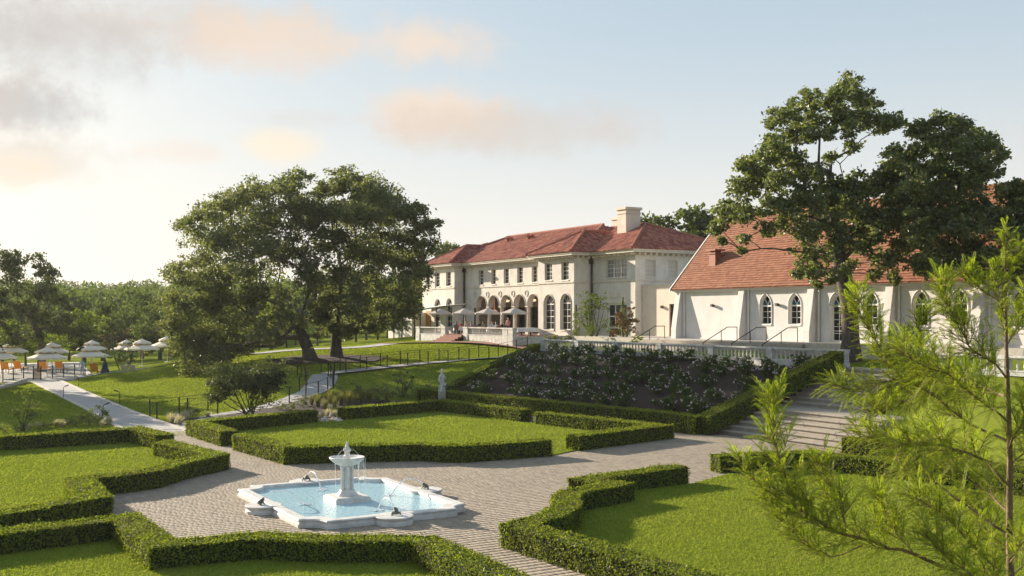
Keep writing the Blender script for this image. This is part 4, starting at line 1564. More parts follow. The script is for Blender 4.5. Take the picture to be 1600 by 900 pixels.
# ---------------------------------------------------------------- chapel
def build_chapel():
    X0, YL, YR, Z0, ZE = 53.0, 66.45, 27.0, 4.28, 8.02
    root = empty("chapel", (0, 0, 0), 0, "white stucco chapel with pointed arch windows, tapered buttresses and a steep orange shingle roof", "chapel")
    fc = Facade((X0, YL), (0, -1), (-1, 0), YL - YR)
    ops = []
    for y in (56.68, 53.86, 47.31, 43.55, 40.85, 36.9, 34.2):
        u = YL - y
        ops.append(dict(u0=u - .53, u1=u + .53, z0=5.45, z1=7.5, spring=6.72, kind='gothic', t='w'))
    u = YL - 50.06
    ops.append(dict(u0=u - .6, u1=u + .6, z0=4.3, z1=7.52, spring=6.66, kind='gothic', t='d'))
    mb = MB()
    fc.wall(mb, Z0 - .3, ZE, ops, 0.3)
    # left gable and right end, back
    for Y in (YL, YR):
        mb.add([(X0, Y, Z0 - .3), (62.4, Y, Z0 - .3), (62.4, Y, ZE), (57.7, Y, 13.55), (X0, Y, ZE)], [(0, 1, 2, 3, 4)])
    mb.quad((62.4, YL, Z0 - .3), (62.4, YR, Z0 - .3), (62.4, YR, ZE), (62.4, YL, ZE))
    mb.build("wall", M['white'], root)
    mb = MB()
    fc.slab(mb, 0, fc.L, 5.02, 5.06, .012)
    fc.slab(mb, 0, fc.L, Z0 - .2, Z0 + .12, .05)
    mb.build("wall_band", M['white'], root)
    for op in ops:
        if op['t'] == 'w':
            fc.window(root, op, .16, .05, 2, 3, False, 'frame_w', 'glass', 'gothic', bar=.016)
        else:
            d = fc.window(root, op, .16, .13, 2, 5, False, 'frame_w', 'glass', 'gothic', name="door", bar=.018)
            mb = MB()
            mb.tube([fc.P(op['u1'] - .17, 5.35, .1), fc.P(op['u1'] - .17, 5.55, .1)], .02, 5)
            mb.build("handle", M['iron'], d)
    # hood mould around each opening
    for op in ops:
        mb = MB()
        cv = arch_curve(dict(op, u0=op['u0'] - .09, u1=op['u1'] + .09, z1=op['z1'] + .12))
        mb.tube([fc.P(a, z, -.01) for a, z in [(op['u0'] - .09, op['z0'])] + cv + [(op['u1'] + .09, op['z0'])]], .045, 5)
        mb.build("hood_mould", M['white'], root)
    for y in (66.08, 58.88, 52.1, 45.58, 39.32, 32.9):
        mb = MB()
        a, b = YL - y - .3, YL - y + .3
        prof = [(.76, Z0 - .3), (.74, 5.0), (.28, 7.92), (0.2, 8.0)]
        vs = []
        for out, z in prof:
            vs += [fc.P(a, z, -out), fc.P(b, z, -out), fc.P(b, z, .02), fc.P(a, z, .02)]
        fs = [(0, 3, 2, 1), (12, 13, 14, 15)]
        for i in range(3):
            k = 4 * i
            fs += [(k + j, k + (j + 1) % 4, k + 4 + (j + 1) % 4, k + 4 + j) for j in range(4)]
        mb.add(vs, fs)
        mb.build("buttress", M['white'], root, bevel=0.02)
        mb = MB()
        uu = YL - y + .55
        mb.tube([fc.P(uu, 7.95, -.12), fc.P(uu, 4.55, -.12), fc.P(uu + .06, 4.4, -.18), fc.P(uu + .1, 4.36, -.3)], .06, 7)
        mb.build("downpipe", M['white'], root)
    mb = MB()
    fc.slab(mb, -.3, fc.L + .2, 7.93, 8.06, .42, -.26)
    fc.slab(mb, -.3, fc.L + .2, 7.84, 7.935, .26)
    mb.build("gutter", M['frame_w'], root)
    for y in (62.2, 55.4, 42.3):
        mb = MB()
        fc.slab(mb, YL - y - .06, YL - y + .06, 6.68, 6.86, .1)
        fc.slab(mb, YL - y - .09, YL - y + .09, 6.7, 6.9, .3, -.1)
        mb.build("wall_lamp", M['copper'], root)
    # roof: sheets, then courses of shingles as stepped geometry
    rb = MB()
    Ya, Yb = YL + .35, YR - .2
    e0, r0 = Vector((52.5, 0, 8.07)), Vector((57.7, 0, 13.87))
    for sgn in (1, -1):
        ex = e0.x if sgn > 0 else 2 * 57.7 - e0.x
        rb.add([(ex, Ya, 8.0), (ex, Yb, 8.0), (57.7, Yb, 13.8), (57.7, Ya, 13.8)], [(0, 1, 2, 3)])
    roof = rb.build("roof", M['shingle'], root)
    rng = random.Random(2)
    mb = MB()
    up = (r0 - e0)
    SL = up.length
    up.normalize()
    nr = Vector((-up.z, 0, up.x))
    rows = 34
    for i in range(rows):
        y = Ya + rng.uniform(0, .3)
        d0, d1 = SL * i / rows, SL * (i + 1) / rows
        y_end = Yb
        y = Ya
        first = True
        while y > y_end:
            w = rng.uniform(.22, .4) * (0.6 if first and i % 2 else 1)
            first = False
            w = min(w, y - y_end)
            t = .028 + rng.uniform(0, .028)
            dd = d0 - rng.uniform(0, .03)
            a = e0 + up * dd
            b = e0 + up * (d1 + .02)
            P = lambda c, yy, h: (c.x + nr.x * h, yy, c.z + nr.z * h)
            mb.add([P(a, y, t), P(a, y - w + .008, t), P(b, y - w + .008, .004), P(b, y, .004), P(a, y, -.02), P(a, y - w + .008, -.02)],
                   [(0, 3, 2, 1), (4, 0, 1, 5)])
            y -= w
    tag(mb.build("shingle", M['shingle'], roof), kind='stuff')
    mb = MB()
    mb.add([(52.42, Ya + .03, 7.86), (57.7, Ya + .03, 13.72), (57.7, Ya + .03, 13.95), (52.42, Ya + .03, 8.1), (52.42, Ya - .08, 7.86), (57.7, Ya - .08, 13.72), (57.7, Ya - .08, 13.95), (52.42, Ya - .08, 8.1)],
           [(0, 1, 2, 3), (7, 6, 5, 4), (3, 2, 6, 7), (0, 4, 5, 1), (0, 3, 7, 4)])
    mb.build("barge_board", M['frame_w'], roof)
    mb = MB()
    mb.tube([(57.7, Ya, 13.9), (57.7, Yb, 13.9)], .12, 6)
    mb.build("ridge_cap", M['shingle'], roof)
    mb = MB()
    cx, cy = 54.35, 63.6
    mb.bb(cx - .33, cx + .33, cy - .36, cy + .36, 9.3, 10.75)
    mb.bb(cx - .4, cx + .4, cy - .44, cy + .44, 10.75, 10.84)
    mb.bb(cx - .28, cx + .28, cy - .3, cy + .3, 10.84, 10.98)
    mb.bb(cx - .5, cx + .5, cy - .54, cy + .54, 10.98, 11.1)
    mb.build("roof_vent", M['redmetal'], roof)


build_chapel()


def build_annex():
    root = empty("annex", (0, 0, 0), 0, "low cream flat-roofed annex with a brown glazed door between mansion and chapel", "building")
    fc = Facade((57.2, 76.72), (0, -1), (-1, 0), 10.2)
    op = fc.rect(1045.5, 1059.5, 475, 529.5)
    op['z0'] = 4.3
    mb = MB()
    fc.wall(mb, 3.6, 8.62, [op], .25)
    mb.quad((57.2, 66.5, 8.6), (63, 66.5, 8.6), (63, 76.7, 8.6), (57.2, 76.7, 8.6))
    mb.quad((57.2, 76.72, 3.6), (63, 76.72, 3.6), (63, 76.72, 8.62), (57.2, 76.72, 8.62))
    mb.build("wall", M['annex'], root)
    mb = MB()
    fc.slab(mb, -.05, 10.2, 8.62, 8.78, .07, .3)
    mb.build("coping", M['stucco_trim'], root)
    d = fc.window(root, op, .12, .13, 2, 5, False, 'doorwood', 'glass', name="door", bar=.03)
    mb = MB()
    u, z = fc.px(1035.5, 479.6)
    fc.slab(mb, u - .08, u + .08, z - .12, z + .12, .24)
    mb.build("wall_lamp", M['copper'], root)


build_annex()


# ---------------------------------------------------------------- mansion
def build_mansion():
    root = empty("mansion", (0, 0, 0), 0, "long cream Italianate mansion with an arcaded loggia, red clay tile roof and tall chimney", "mansion")
    G, ZE, ZS = 3.3, 11.62, 9.2
    wing = Facade((56.5, 83.6), (0, -1), (-1, 0), 6.8)
    wside = Facade((56.5, 76.8), (1, 0), (0, -1), 12.0)
    pav = Facade((54.5, 90.0), (0, -1), (-1, 0), 6.4)
    pside = Facade((54.5, 83.6), (1, 0), (0, -1), 2.0)
    pleft = Facade((55.5, 90.0), (-1, 0), (0, 1), 1.0)
    arc = Facade((55.5, 107.6), (0, -1), (-1, 0), 17.6)
    lpav = Facade((54.2, 113.6), (0, -1), (-1, 0), 6.0)
    lside = Facade((54.2, 107.6), (1, 0), (0, -1), 1.3)
    lleft = Facade((56.5, 113.6), (-1, 0), (0, 1), 2.3)
    lwing = Facade((56.5, 121.0), (0, -1), (-1, 0), 7.4)
    lend = Facade((68.5, 121.0), (-1, 0), (0, 1), 12.0)
    mb = MB()
    wins = []

    def up_wins(f, rects, cols=2, rows=4, gl='glass'):
        ops = [f.rect(*r) for r in rects]
        f.wall(mb, ZS, ZE, ops, .3)
        wins.extend((f, o, cols, rows, gl) for o in ops)

    def lo(f, ops, keep=True, **kw):
        f.wall(mb, G, ZS, ops, .34, **kw)
        if keep:
            wins.extend((f, o, 2, 4, 'glass') for o in ops)
    f = wing
    big = f.rect(946, 979.5, 406, 433.5)
    f.wall(mb, ZS, ZE, [big], .3)
    n = 3
    for k in range(3):
        a = big['u0'] + (big['u1'] - big['u0']) * k / 3
        wins.append((f, dict(big, u0=a + .02, u1=a + (big['u1'] - big['u0']) / 3 - .02), 2, 4, 'glass_l'))
    dr = f.rect(948, 979, 474, 522)
    dr['z0'] = 3.75
    f.wall(mb, G, ZS, [dr], .34)
    up_wins(wside, [(1008.5, 1024.5, 405.5, 433), (1044, 1059, 406.5, 434), (1078, 1089.5, 407, 433)], gl='blind')
    lo(wside, [])
    up_wins(pav, [(851, 862.5, 412, 438), (877, 888.5, 409, 437.5)])
    ops = [pav.rect(850.5, 865.5, 461.5, 515, kind='round'), pav.rect(876.5, 891.5, 460, 515.5, kind='round')]
    lo(pav, ops)
    for ff in (pside, lside, pleft, lleft):
        ff.wall(mb, G, ZE, [])
    up_wins(arc, [(748, 755.5, 422.5, 445), (767.5, 774.6, 421, 444), (787, 795, 420, 443), (808, 817, 417.5, 442), (830.7, 839.7, 416, 440.7)])
    up_wins(lpav, [(679.5, 687, 426, 448), (696.8, 704.5, 424.7, 446.8)])
    lo(lpav, [lpav.rect(678.7, 688.3, 467, 511, kind='round'), lpav.rect(696.8, 706.3, 466, 511, kind='round')])
    up_wins(lwing, [(665, 672, 429, 450)])
    lo(lwing, [])
    lend.wall(mb, G, ZE, [])
    # arcade: wall above the columns, solid end left
    spring = 7.05
    cents = [arc.px(px, 477)[0] for px in (752.2, 771.2, 791.4, 812.5, 833.6)]
    bay = (cents[4] - cents[0]) / 4
    cents = [cents[0] + bay * k for k in range(5)]
    r = bay / 2 - .26
    aops = [dict(u0=c - r, u1=c + r, z0=spring, z1=spring + r, kind='round', open=True) for c in cents]
    left_edge = cents[0] - bay / 2
    arc.wall(mb, spring, ZS, aops, .55)
    arc.wall(mb, G, spring, [], u_from=0, u_to=left_edge - .3)
    arc.wall(mb, G, spring, [], u_from=cents[4] + bay / 2 - .1, u_to=arc.L)
    mb.build("wall", M['stucco'], root)
    # loggia interior
    mb = MB()
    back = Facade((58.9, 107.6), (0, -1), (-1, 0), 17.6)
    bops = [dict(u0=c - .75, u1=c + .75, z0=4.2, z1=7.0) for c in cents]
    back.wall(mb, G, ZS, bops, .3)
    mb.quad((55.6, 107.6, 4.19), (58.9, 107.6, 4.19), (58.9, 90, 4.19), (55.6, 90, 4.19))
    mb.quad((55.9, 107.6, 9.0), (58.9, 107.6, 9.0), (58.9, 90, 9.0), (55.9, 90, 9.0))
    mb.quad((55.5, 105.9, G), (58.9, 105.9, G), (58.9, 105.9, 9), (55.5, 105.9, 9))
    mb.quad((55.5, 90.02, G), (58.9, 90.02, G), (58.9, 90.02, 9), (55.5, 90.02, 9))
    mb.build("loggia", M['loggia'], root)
    for op in bops:
        back.window(root, op, .2, .1, 2, 4, False, 'doorwood', 'glass', name="door")
    for k in range(6):
        u = left_edge + bay * k
        if k == 5:
            continue
        mb = MB()
        p_ = arc.P(u, 0, .27)
        mb.bb(p_.x - .27, p_.x + .27, p_.y - .27, p_.y + .27, 3.9, 4.4)
        mb.lathe([(.25, 4.4), (.25, 4.48), (.2, 4.52), (.205, 5.2), (.175, 6.68), (.2, 6.7), (.2, 6.74), (.18, 6.76), (.26, 6.92)], 12, (p_.x, p_.y, 0))
        mb.bb(p_.x - .29, p_.x + .29, p_.y - .29, p_.y + .29, 6.92, 7.05)
        mb.build("column", M['stucco_trim'], root)
    for k in range(5):
        u = left_edge + bay * k
        mb = MB()
        for i in range(12):
            a0, a1 = 2 * math.pi * i / 12, 2 * math.pi * (i + 1) / 12
            z = 8.35
            vs = []
            for a in (a0, a1):
                for rr, dd in ((.34, .02), (.34, -.06), (.25, -.06), (.25, .02)):
                    vs.append(arc.P(u + rr * math.cos(a), z + rr * math.sin(a), dd))
            mb.add(vs, [(0, 1, 5, 4), (1, 2, 6, 5), (2, 3, 7, 6)])
        mb.build("medallion", M['stucco_trim'], root)
    # archivolts
    for c in cents:
        mb = MB()
        mb.tube([arc.P(c + (r + .09) * math.cos(math.pi * k / 14), spring + (r + .09) * math.sin(math.pi * k / 14), 0) for k in range(15)], .07, 5)
        mb.build("archivolt", M['stucco_trim'], root)
    for o in ops:
        mb = MB()
        c, rr = (o['u0'] + o['u1']) / 2, (o['u1'] - o['u0']) / 2
        zs = o['z1'] - rr
        mb.tube([pav.P(o['u0'] - .1, o['z0'], 0)] + [pav.P(c - (rr + .1) * math.cos(math.pi * k / 14), zs + (rr + .1) * math.sin(math.pi * k / 14), 0) for k in range(15)] + [pav.P(o['u1'] + .1, o['z0'], 0)], .06, 5)
        mb.build("archivolt", M['stucco_trim'], root)
    # belt course, plinth, cornice with brackets
    mb = MB()
    for ff in (wing, wside, pav, pside, arc, lpav, lside, lwing):
        ff.slab(mb, -.05, ff.L + .05, ZS - .09, ZS + .05, .085, .02)
        ff.slab(mb, -.04, ff.L + .05, ZE - .28, ZE - .2, .06, .02)
        if ff is not arc:
            ff.slab(mb, -.03, ff.L + .04, G, 4.25, .07, .02)
        n = int(ff.L / .62)
        for k in range(n + 1):
            u = (k + .2) * ff.L / (n + .4)
            br = MB()
            ff.slab(br, u - .08, u + .08, ZE - .2, ZE - .02, .5, .02)
            br.build("bracket", M['stucco_trim'], root)
    mb.build("belt_course", M['stucco_trim'], root)
    mb = MB()
    for x0, x1, y0, y1 in ((55.75, 69.2, 76.05, 84.2), (53.75, 62, 82.85, 90.75), (54.75, 69.2, 90.2, 107.2), (53.45, 62, 106.85, 114.35), (55.75, 69.2, 113.2, 121.75)):
        mb.bb(x0, x1, y0, y1, ZE + (x0 % .1) * .1, ZE + .14 + (y0 % .1) * .1)
        mb.bb(x0 - .07, x1 + .07, y0 - .07, y1 + .07, ZE + .15 + (x0 % .1) * .1, ZE + .27 + (y0 % .1) * .1)
    mb.build("eaves", M['stucco_trim'], root)
    for ff, o, c, rw, gl in wins:
        ff.window(root, o, .2, .075, c, rw, True, 'frame', gl, bar=.024)
    # garden door with transom in the near wing
    dd = dict(dr)
    wing.window(root, dd, .2, .16, 3, 3, False, 'frame_w', 'glass', name="door", bar=.06)
    mb = MB()
    u0, z1 = wing.px(953, 457)
    u1, z0 = wing.px(968, 465.5)
    wing.slab(mb, u0, u1, z0, z1, .05)
    wing.slab(mb, u0 + .1, u1 - .1, z0 + .1, z1 - .1, .075)
    mb.build("plaque", M['stucco_trim'], root)
    # downpipes
    for x, y in ((56.35, 83.45), (55.35, 107.45)):
        mb = MB()
        mb.tube([(x - .1, y, 11.6), (x, y, 11.0), (x, y, 3.8)], .09, 7)
        mb.bb(x - .2, x + .12, y - .16, y + .16, 10.9, 11.25)
        mb.build("downpipe", M['copper'], root)
    # roofs
    e = 11.92
    Wn = [(55.6, 76.0, e), (55.6, 89, e), (62.3, 89, 14.75), (62.3, 83.0, 14.75)]
    planes = [[(55.6, 89, e), (55.6, 76.0, e), (62.3, 83.0, 14.75), (62.3, 89, 14.75)],
              [(55.6, 76.0, e), (69.2, 76.0, e), (62.3, 83.0, 14.75)],
              [(69.2, 76.0, e), (69.2, 89, e), (62.3, 89, 14.75), (62.3, 83.0, 14.75)],
              [(54.65, 114.2, e), (54.65, 83.0, e), (62.0, 89.7, 15.15), (62.0, 108.6, 15.15)],
              [(54.65, 83.0, e + .02), (69.3, 83.0, e + .02), (62.0, 89.7, 15.15)],
              [(69.3, 83, e), (69.3, 114.2, e), (62.0, 108.6, 15.15), (62, 89.7, 15.15)],
              [(69.3, 114.2, e), (54.65, 114.2, e), (62.0, 108.6, 15.15)],
              [(55.6, 121.8, e), (55.6, 108, e), (62.3, 108, 14.7), (62.3, 115, 14.7)],
              [(69.2, 121.8, e), (55.6, 121.8, e), (62.3, 115, 14.7)],
              [(53.6, 90.8, e + .03), (53.6, 82.75, e + .03), (57.75, 86.78, 14.15)],
              [(53.6, 82.75, e + .03), (61.8, 82.75, e + .03), (61.8, 86.78, 14.15), (57.75, 86.78, 14.15)],
              [(61.8, 90.8, e + .03), (53.6, 90.8, e + .03), (57.75, 86.78, 14.15), (61.8, 86.78, 14.15)],
              [(53.3, 114.4, e + .03), (53.3, 106.75, e + .03), (57.3, 110.6, 14.1)],
              [(53.3, 106.75, e + .03), (61.5, 106.75, e + .03), (61.5, 110.6, 14.1), (57.3, 110.6, 14.1)],
              [(61.5, 114.4, e + .03), (53.3, 114.4, e + .03), (57.3, 110.6, 14.1), (61.5, 110.6, 14.1)]]
    ro = tile_roof(root, planes)
    mb = MB()
    for a, b in (((55.6, 76, e), (62.3, 83, 14.75)), ((69.2, 76, e), (62.3, 83, 14.75)), ((62.3, 83, 14.75), (62.3, 89, 14.75)), ((62, 89.7, 15.15), (62, 108.6, 15.15)),
                 ((62, 89.7, 15.15), (58.6, 86.6, 13.7)), ((62, 108.6, 15.15), (58.0, 111.5, 13.5)), ((53.6, 82.75, e), (57.75, 86.78, 14.15)), ((53.6, 90.8, e), (57.75, 86.78, 14.15)), ((57.75, 86.78, 14.15), (60.6, 86.78, 14.15)),
                 ((53.3, 106.75, e), (57.3, 110.6, 14.1)), ((53.3, 114.4, e), (57.3, 110.6, 14.1)), ((57.3, 110.6, 14.1), (60.3, 110.6, 14.1)), ((55.6, 121.8, e), (62.3, 115, 14.7))):
        a, b = Vector(a), Vector(b)
        n = max(2, int((b - a).length / .45))
        mb = MB()
        for i in range(n):
            p0, p1 = a.lerp(b, i / n), a.lerp(b, (i + 1) / n + .02)
            mb.tube([p0 + Vector((0, 0, .1)), p1 + Vector((0, 0, .1))], [.17, .13], 6)
        tag(mb.build("ridge_tile", M['ridge'], ro), kind='stuff')
    mb = MB()
    cx, cy = 61.0, 83.95
    mb.bb(cx - .85, cx + .85, cy - .72, cy + .72, 13, 15.75)
    mb.bb(cx - .9, cx + .9, cy - .77, cy + .77, 15.75, 15.87)
    mb.bb(cx - .85, cx + .85, cy - .72, cy + .72, 15.87, 16.15)
    mb.bb(cx - .98, cx + .98, cy - .85, cy + .85, 16.15, 16.4)
    mb.build("chimney", M['annex'], ro, bevel=0.02)
    p_ = D(967, 350, 110)
    mb = MB()
    mb.bb(p_.x - .5, p_.x + .5, p_.y - .5, p_.y + .5, 13, 15.8)
    mb.bb(p_.x - .6, p_.x + .6, p_.y - .6, p_.y + .6, 15.8, 16.05)
    mb.build("chimney", M['annex'], ro, bevel=0.02)
    for y in (106.2, 101.6):
        mb = MB()
        mb.tube([(60.3, y, 14.3), (60.3, y, 14.75), (60.1, y - .1, 14.95)], [.2, .2, .24], 8)
        mb.tube([(60.4, y - .8, 14.3), (60.4, y - .8, 14.65), (60.2, y - .7, 14.85)], [.18, .18, .22], 8)
        mb.build("roof_vent", M['ridge'], ro)
    # pendant lamps in the loggia
    lamp = bpy.data.materials.new("lit_lamp")
    lamp.use_nodes = True
    p = lamp.node_tree.nodes['Principled BSDF']
    p.inputs['Base Color'].default_value = (1, .85, .65, 1)
    p.inputs['Emission Color'].default_value = (1, .72, .42, 1)
    p.inputs['Emission Strength'].default_value = 0.5
    lred = lamp.copy()
    lred.node_tree.nodes['Principled BSDF'].inputs['Emission Color'].default_value = (1, .3, .12, 1)
    lred.node_tree.nodes['Principled BSDF'].inputs['Emission Strength'].default_value = 0.35
    for k, c in enumerate(cents):
        if k in (0, 1, 3):
            mb = MB()
            q = arc.P(c, 0, 1.6)
            z = 6.5 if k == 0 else 7.6
            mb.tube([(q.x, q.y, z + .2), (q.x, q.y, 9)], .02, 4)
            mb.lathe([(.05, .22), (.3, .12), (.34, 0), (.2, -.08), (.0, -.1)], 10, (q.x, q.y, z))
            mb.build("pendant_lamp", [lamp if k else lred], root)


build_mansion()


# ---------------------------------------------------------------- terrace in front of the loggia
def build_terrace():
    mb = MB()
    mb.bb(48.4, 55.55, 83.9, 104.0, 2.6, 4.15)
    mb.quad((48.4, 83.9, 4.156), (55.55, 83.9, 4.156), (55.55, 104, 4.156), (48.4, 104, 4.156), 1)
    tag(mb.build("mansion_terrace", [M['stone'], M['brick']]), kind='structure')
    root = balustrade("right pale balustrade of the mansion terrace, between the brick steps and its broad end block", (48.2, 93.3), (48.2, 83.7), 3.75, [0.4, 8.2, 9.2], base=.5, name="terrace_balustrade", m='stone', gap=.28, pw=.9, bal=BAL_S)
    root2 = balustrade("left pale balustrade of the mansion terrace, below the flat dark canopy", (48.2, 104.4), (48.2, 97.3), 3.7, [0.5, 6.6], base=.5, name="terrace_balustrade", m='stone', gap=.28, pw=.9, bal=BAL_S)
    st = empty("brick_steps", (48.2, 95.3, 3.3), 0, "red brick steps rising to the mansion terrace between two balustrades", "steps")
    for k in range(5):
        mb = MB()
        mb.bb(-1.9 + .36 * k, .3, -2.0, 2.0, -.2, .17 * (k + 1) - .001)
        mb.build("step", M['brick'], st)


build_terrace()


def mansion_umbrellas():
    first = None
    spots = [(688, 'leftmost flat taupe terrace umbrella, half in shade before the arched windows'), (726, 'taupe terrace umbrella in front of the mansion downpipe'),
             (762.5, 'taupe terrace umbrella before the second loggia arch'), (804, 'rightmost taupe terrace umbrella, above the standing waiter')]
    for px, lb in spots:
        p = PXp(px, 521, 51.6)
        if first is None:
            root = empty("terrace_umbrella", (p.x, p.y, 4.15), R(20), lb, "umbrella", "taupe umbrellas on the mansion terrace")
            mb = MB()
            mb.lathe([(.3, 0), (.3, .06), (.05, .09), (.03, .12), (.03, 2.6)], 8)
            mb.build("pole", M['frame_w'], root)
            mb = MB()
            n = 8
            prof = [(0.0, 2.68), (.25, 2.6), (.85, 2.37), (1.38, 2.16)]
            vs = []
            for r_, z in prof:
                for k in range(n):
                    a = 2 * math.pi * k / n + R(22.5)
                    vs.append((r_ * math.cos(a), r_ * math.sin(a), z))
            fs = [(i * n + k, i * n + (k + 1) % n, (i + 1) * n + (k + 1) % n, (i + 1) * n + k) for i in range(3) for k in range(n)]
            mb.add(vs, fs)
            vl = vs[-n:] + [(x * 1.005, y * 1.005, z - .14) for x, y, z in vs[-n:]]
            mb.add(vl, [(k, (k + 1) % n, n + (k + 1) % n, n + k) for k in range(n)])
            mb.build("canopy", M['taupe'], root)
            mb = MB()
            for k in range(n):
                a = 2 * math.pi * k / n + R(22.5)
                mb.tube([(.04 * math.cos(a), .04 * math.sin(a), 2.56), (1.35 * math.cos(a), 1.35 * math.sin(a), 2.13)], .014, 4)
            mb.build("rib", M['timber'], root)
            first = root
        else:
            c = copy_tree(first)
            c.location = (p.x, p.y, 4.15)
            c['label'] = lb


mansion_umbrellas()


def terrace_people():
    tb_ = None
    # round dining tables with white cloths
    tabs = [(745, 50.9, 'table'), (770, 50.7, 'table'), (718, 50.6, 'table'), (815, 50.6, 'cloth'), (829, 51.6, 'cloth')]
    lbs = ["white-clothed dining table below the gap between middle umbrellas", "white-clothed dining table with diners near the third loggia column", "white-clothed dining table at the top of the brick steps",
           "long white-clothed table right of the standing waiter", "empty white-clothed table nearest the right loggia column"]
    for (px, X, k), lb in zip(tabs, lbs):
        p = PXp(px, 521, X)
        if tb_ is None:
            root = empty("dining_table", (p.x, p.y, 4.15), 0, lb, "table", "dining tables on the mansion terrace")
            mb = MB()
            mb.lathe([(.3, 0), (.3, .04), (.05, .07), (.05, .7), (.4, .72)], 8)
            mb.build("pedestal", M['iron'], root)
            mb = MB()
            mb.lathe([(.66, .38), (.62, .55), (.58, .74), (.57, .755), (0, .756)], 14)
            mb.build("tablecloth", M['linen'], root)
            tb_ = root
        else:
            c = copy_tree(tb_)
            c.location = (p.x, p.y, 4.15)
            c['label'] = lb
            if k == 'cloth':
                c.scale = (1.2, 1.6, 1)
    ch = empty("dining_chair", (0, 0, 0), 0, "x", "chair", "chairs at the terrace tables")
    mb = MB()
    mb.bb(-.22, .22, -.22, .22, .42, .47)
    mb.build("seat", M['timber'], ch)
    mb = MB()
    mb.bb(-.24, -.2, -.22, .22, .5, .92)
    mb.build("backrest", M['timber'], ch)
    for sx in (-1, 1):
        for sy in (-1, 1):
            mb = MB()
            mb.tube([(sx * .2, sy * .2, 0), (sx * .2, sy * .2, .92 if sx < 0 else .42)], .02, 4)
            mb.build("leg", M['iron'], ch)
    ppl = [  # px, X, facing deg, mesh key, label
        (713, 49.6, 60, 'blue', "person in a blue shirt seated at the top of the brick steps, back turned"),
        (720.5, 51.6, 200, 'red', "person in a dark red top seated under the second umbrella, facing the lawn"),
        (728, 52.2, 250, 'white', "person in a white top seated behind the red-clad diner"),
        (737.5, 50.6, 120, 'pink', "person in a rose top seated left of the loggia's first column"),
        (748.5, 51.7, 270, 'black', "person in black seated between the second and third umbrellas, dark hair"),
        (756, 50.3, 90, 'grey', "person in a grey top seated low beside the balustrade"),
        (769, 51.6, 250, 'pale', "person in a pale blue shirt seated at the third column"),
        (776, 50.3, 100, 'white', "person in a white shirt seated close to the balustrade, right of the pale blue diner"),
        (785, 51.2, 240, 'black', "person in black seated left of the standing waiter")]
    cache = {}
    firstc = True
    for px, X, a, key, lb in ppl:
        p = PXp(px, 521, X)
        if key not in cache:
            cache[key] = seated_mesh("person", M['cloth_' + key], M['cloth_navy'], M['hair'], 0.05)
        tag(link("person", cache[key], None, (p.x, p.y, 4.15), (0, 0, R(a))), lb, "person", "diners on the mansion terrace")
        c = ch if firstc else copy_tree(ch)
        firstc = False
        c.location = (p.x - .08 * math.cos(R(a)), p.y - .08 * math.sin(R(a)), 4.15)
        c.rotation_euler = (0, 0, R(a))
        c['label'] = "chair under the " + lb.replace("person in a ", "").replace("person in ", "").split(" seated")[0] + " diner, " + lb.split("seated ")[-1].split(",")[0]
    p = PXp(794, 521, 50.4)
    tag(link("person", standing_mesh("person", M['cloth_pink'], M['cloth_black'], M['hair']), None, (p.x, p.y, 4.15), (0, 0, R(200))), "person standing in a pale pink shirt and black trousers under the right umbrella", "person")


terrace_people()


def build_pergola():
    root = empty("pergola", (0, 0, 0), 0, "flat metal and canvas canopy on thin posts at the left end of the mansion", "canopy")
    a, b = PXp(634, 500, 51.0), PXp(690, 478, 52.6)
    y0, y1 = 116.5, 103.6
    for x, y, h in ((50.6, 116.2, 6.4), (50.6, 110.4, 6.7), (50.8, 105.2, 6.95), (54, 116.2, 6.9)):
        mb = MB()
        mb.tube([(x, y, 3.3), (x, y, h)], .07, 6)
        mb.build("post", M['iron'], root)
    mb = MB()
    mb.tube([(50.6, 116.4, 6.4), (50.8, 104.4, 6.98)], .08, 6)
    mb.tube([(54.1, 116.4, 6.95), (54.1, 104.4, 7.3)], .08, 6)
    mb.build("beam", M['iron'], root)
    for k in range(6):
        mb = MB()
        t = k / 5
        y = 116.2 - 6.6 * t
        mb.add([(50.3, y, 6.45 + .3 * t), (54.2, y, 7.0 + .2 * t), (54.2, y - 1.2, 7.03 + .2 * t), (50.3, y - 1.2, 6.5 + .3 * t)], [(0, 1, 2, 3)])
        o = mb.build("roof_panel", M['linen'], root)
        sol = o.modifiers.new("thick", 'SOLIDIFY')
        sol.thickness = 0.04
    mb = MB()
    mb.bb(54.8, 55.0, 114.2, 116.4, 3.6, 6.6)
    mb.build("side_wall", M['ochre'], root)
    mb = MB()
    mb.bb(53, 56.3, 116.4, 124, 3.2, 6.4)
    mb.build("rear_wall", M['white'], root)


build_pergola()

# ---------------------------------------------------------------- trees
LEAFK = 24


def blob_leaves(rng, blobs, size, dens, sub=9, flat=0.85):
    """leaf positions: each crown blob breaks into soft sub-clumps with gaps between"""
    out = []
    for c, r in blobs:
        c = np.array(c)
        ns = max(3, int(sub * rng.uniform(.8, 1.25)))
        dirs = rand_unit(rng, ns)
        rad = r * rng.uniform(0.25, 1.12, ns) ** 0.7
        cen = c + dirs * rad[:, None] * np.array([1, 1, flat])
        for s in cen:
            rs = r * rng.uniform(0.2, 0.52)
            n = max(5, int(dens * rng.uniform(.6, 1.3) * (rs / size) ** 2 * LEAFK))
            d = rng.normal(0, 0.52, (n, 3)) * np.array([1, 1, 0.62])
            out.append(s + d * rs)
    return np.concatenate(out)


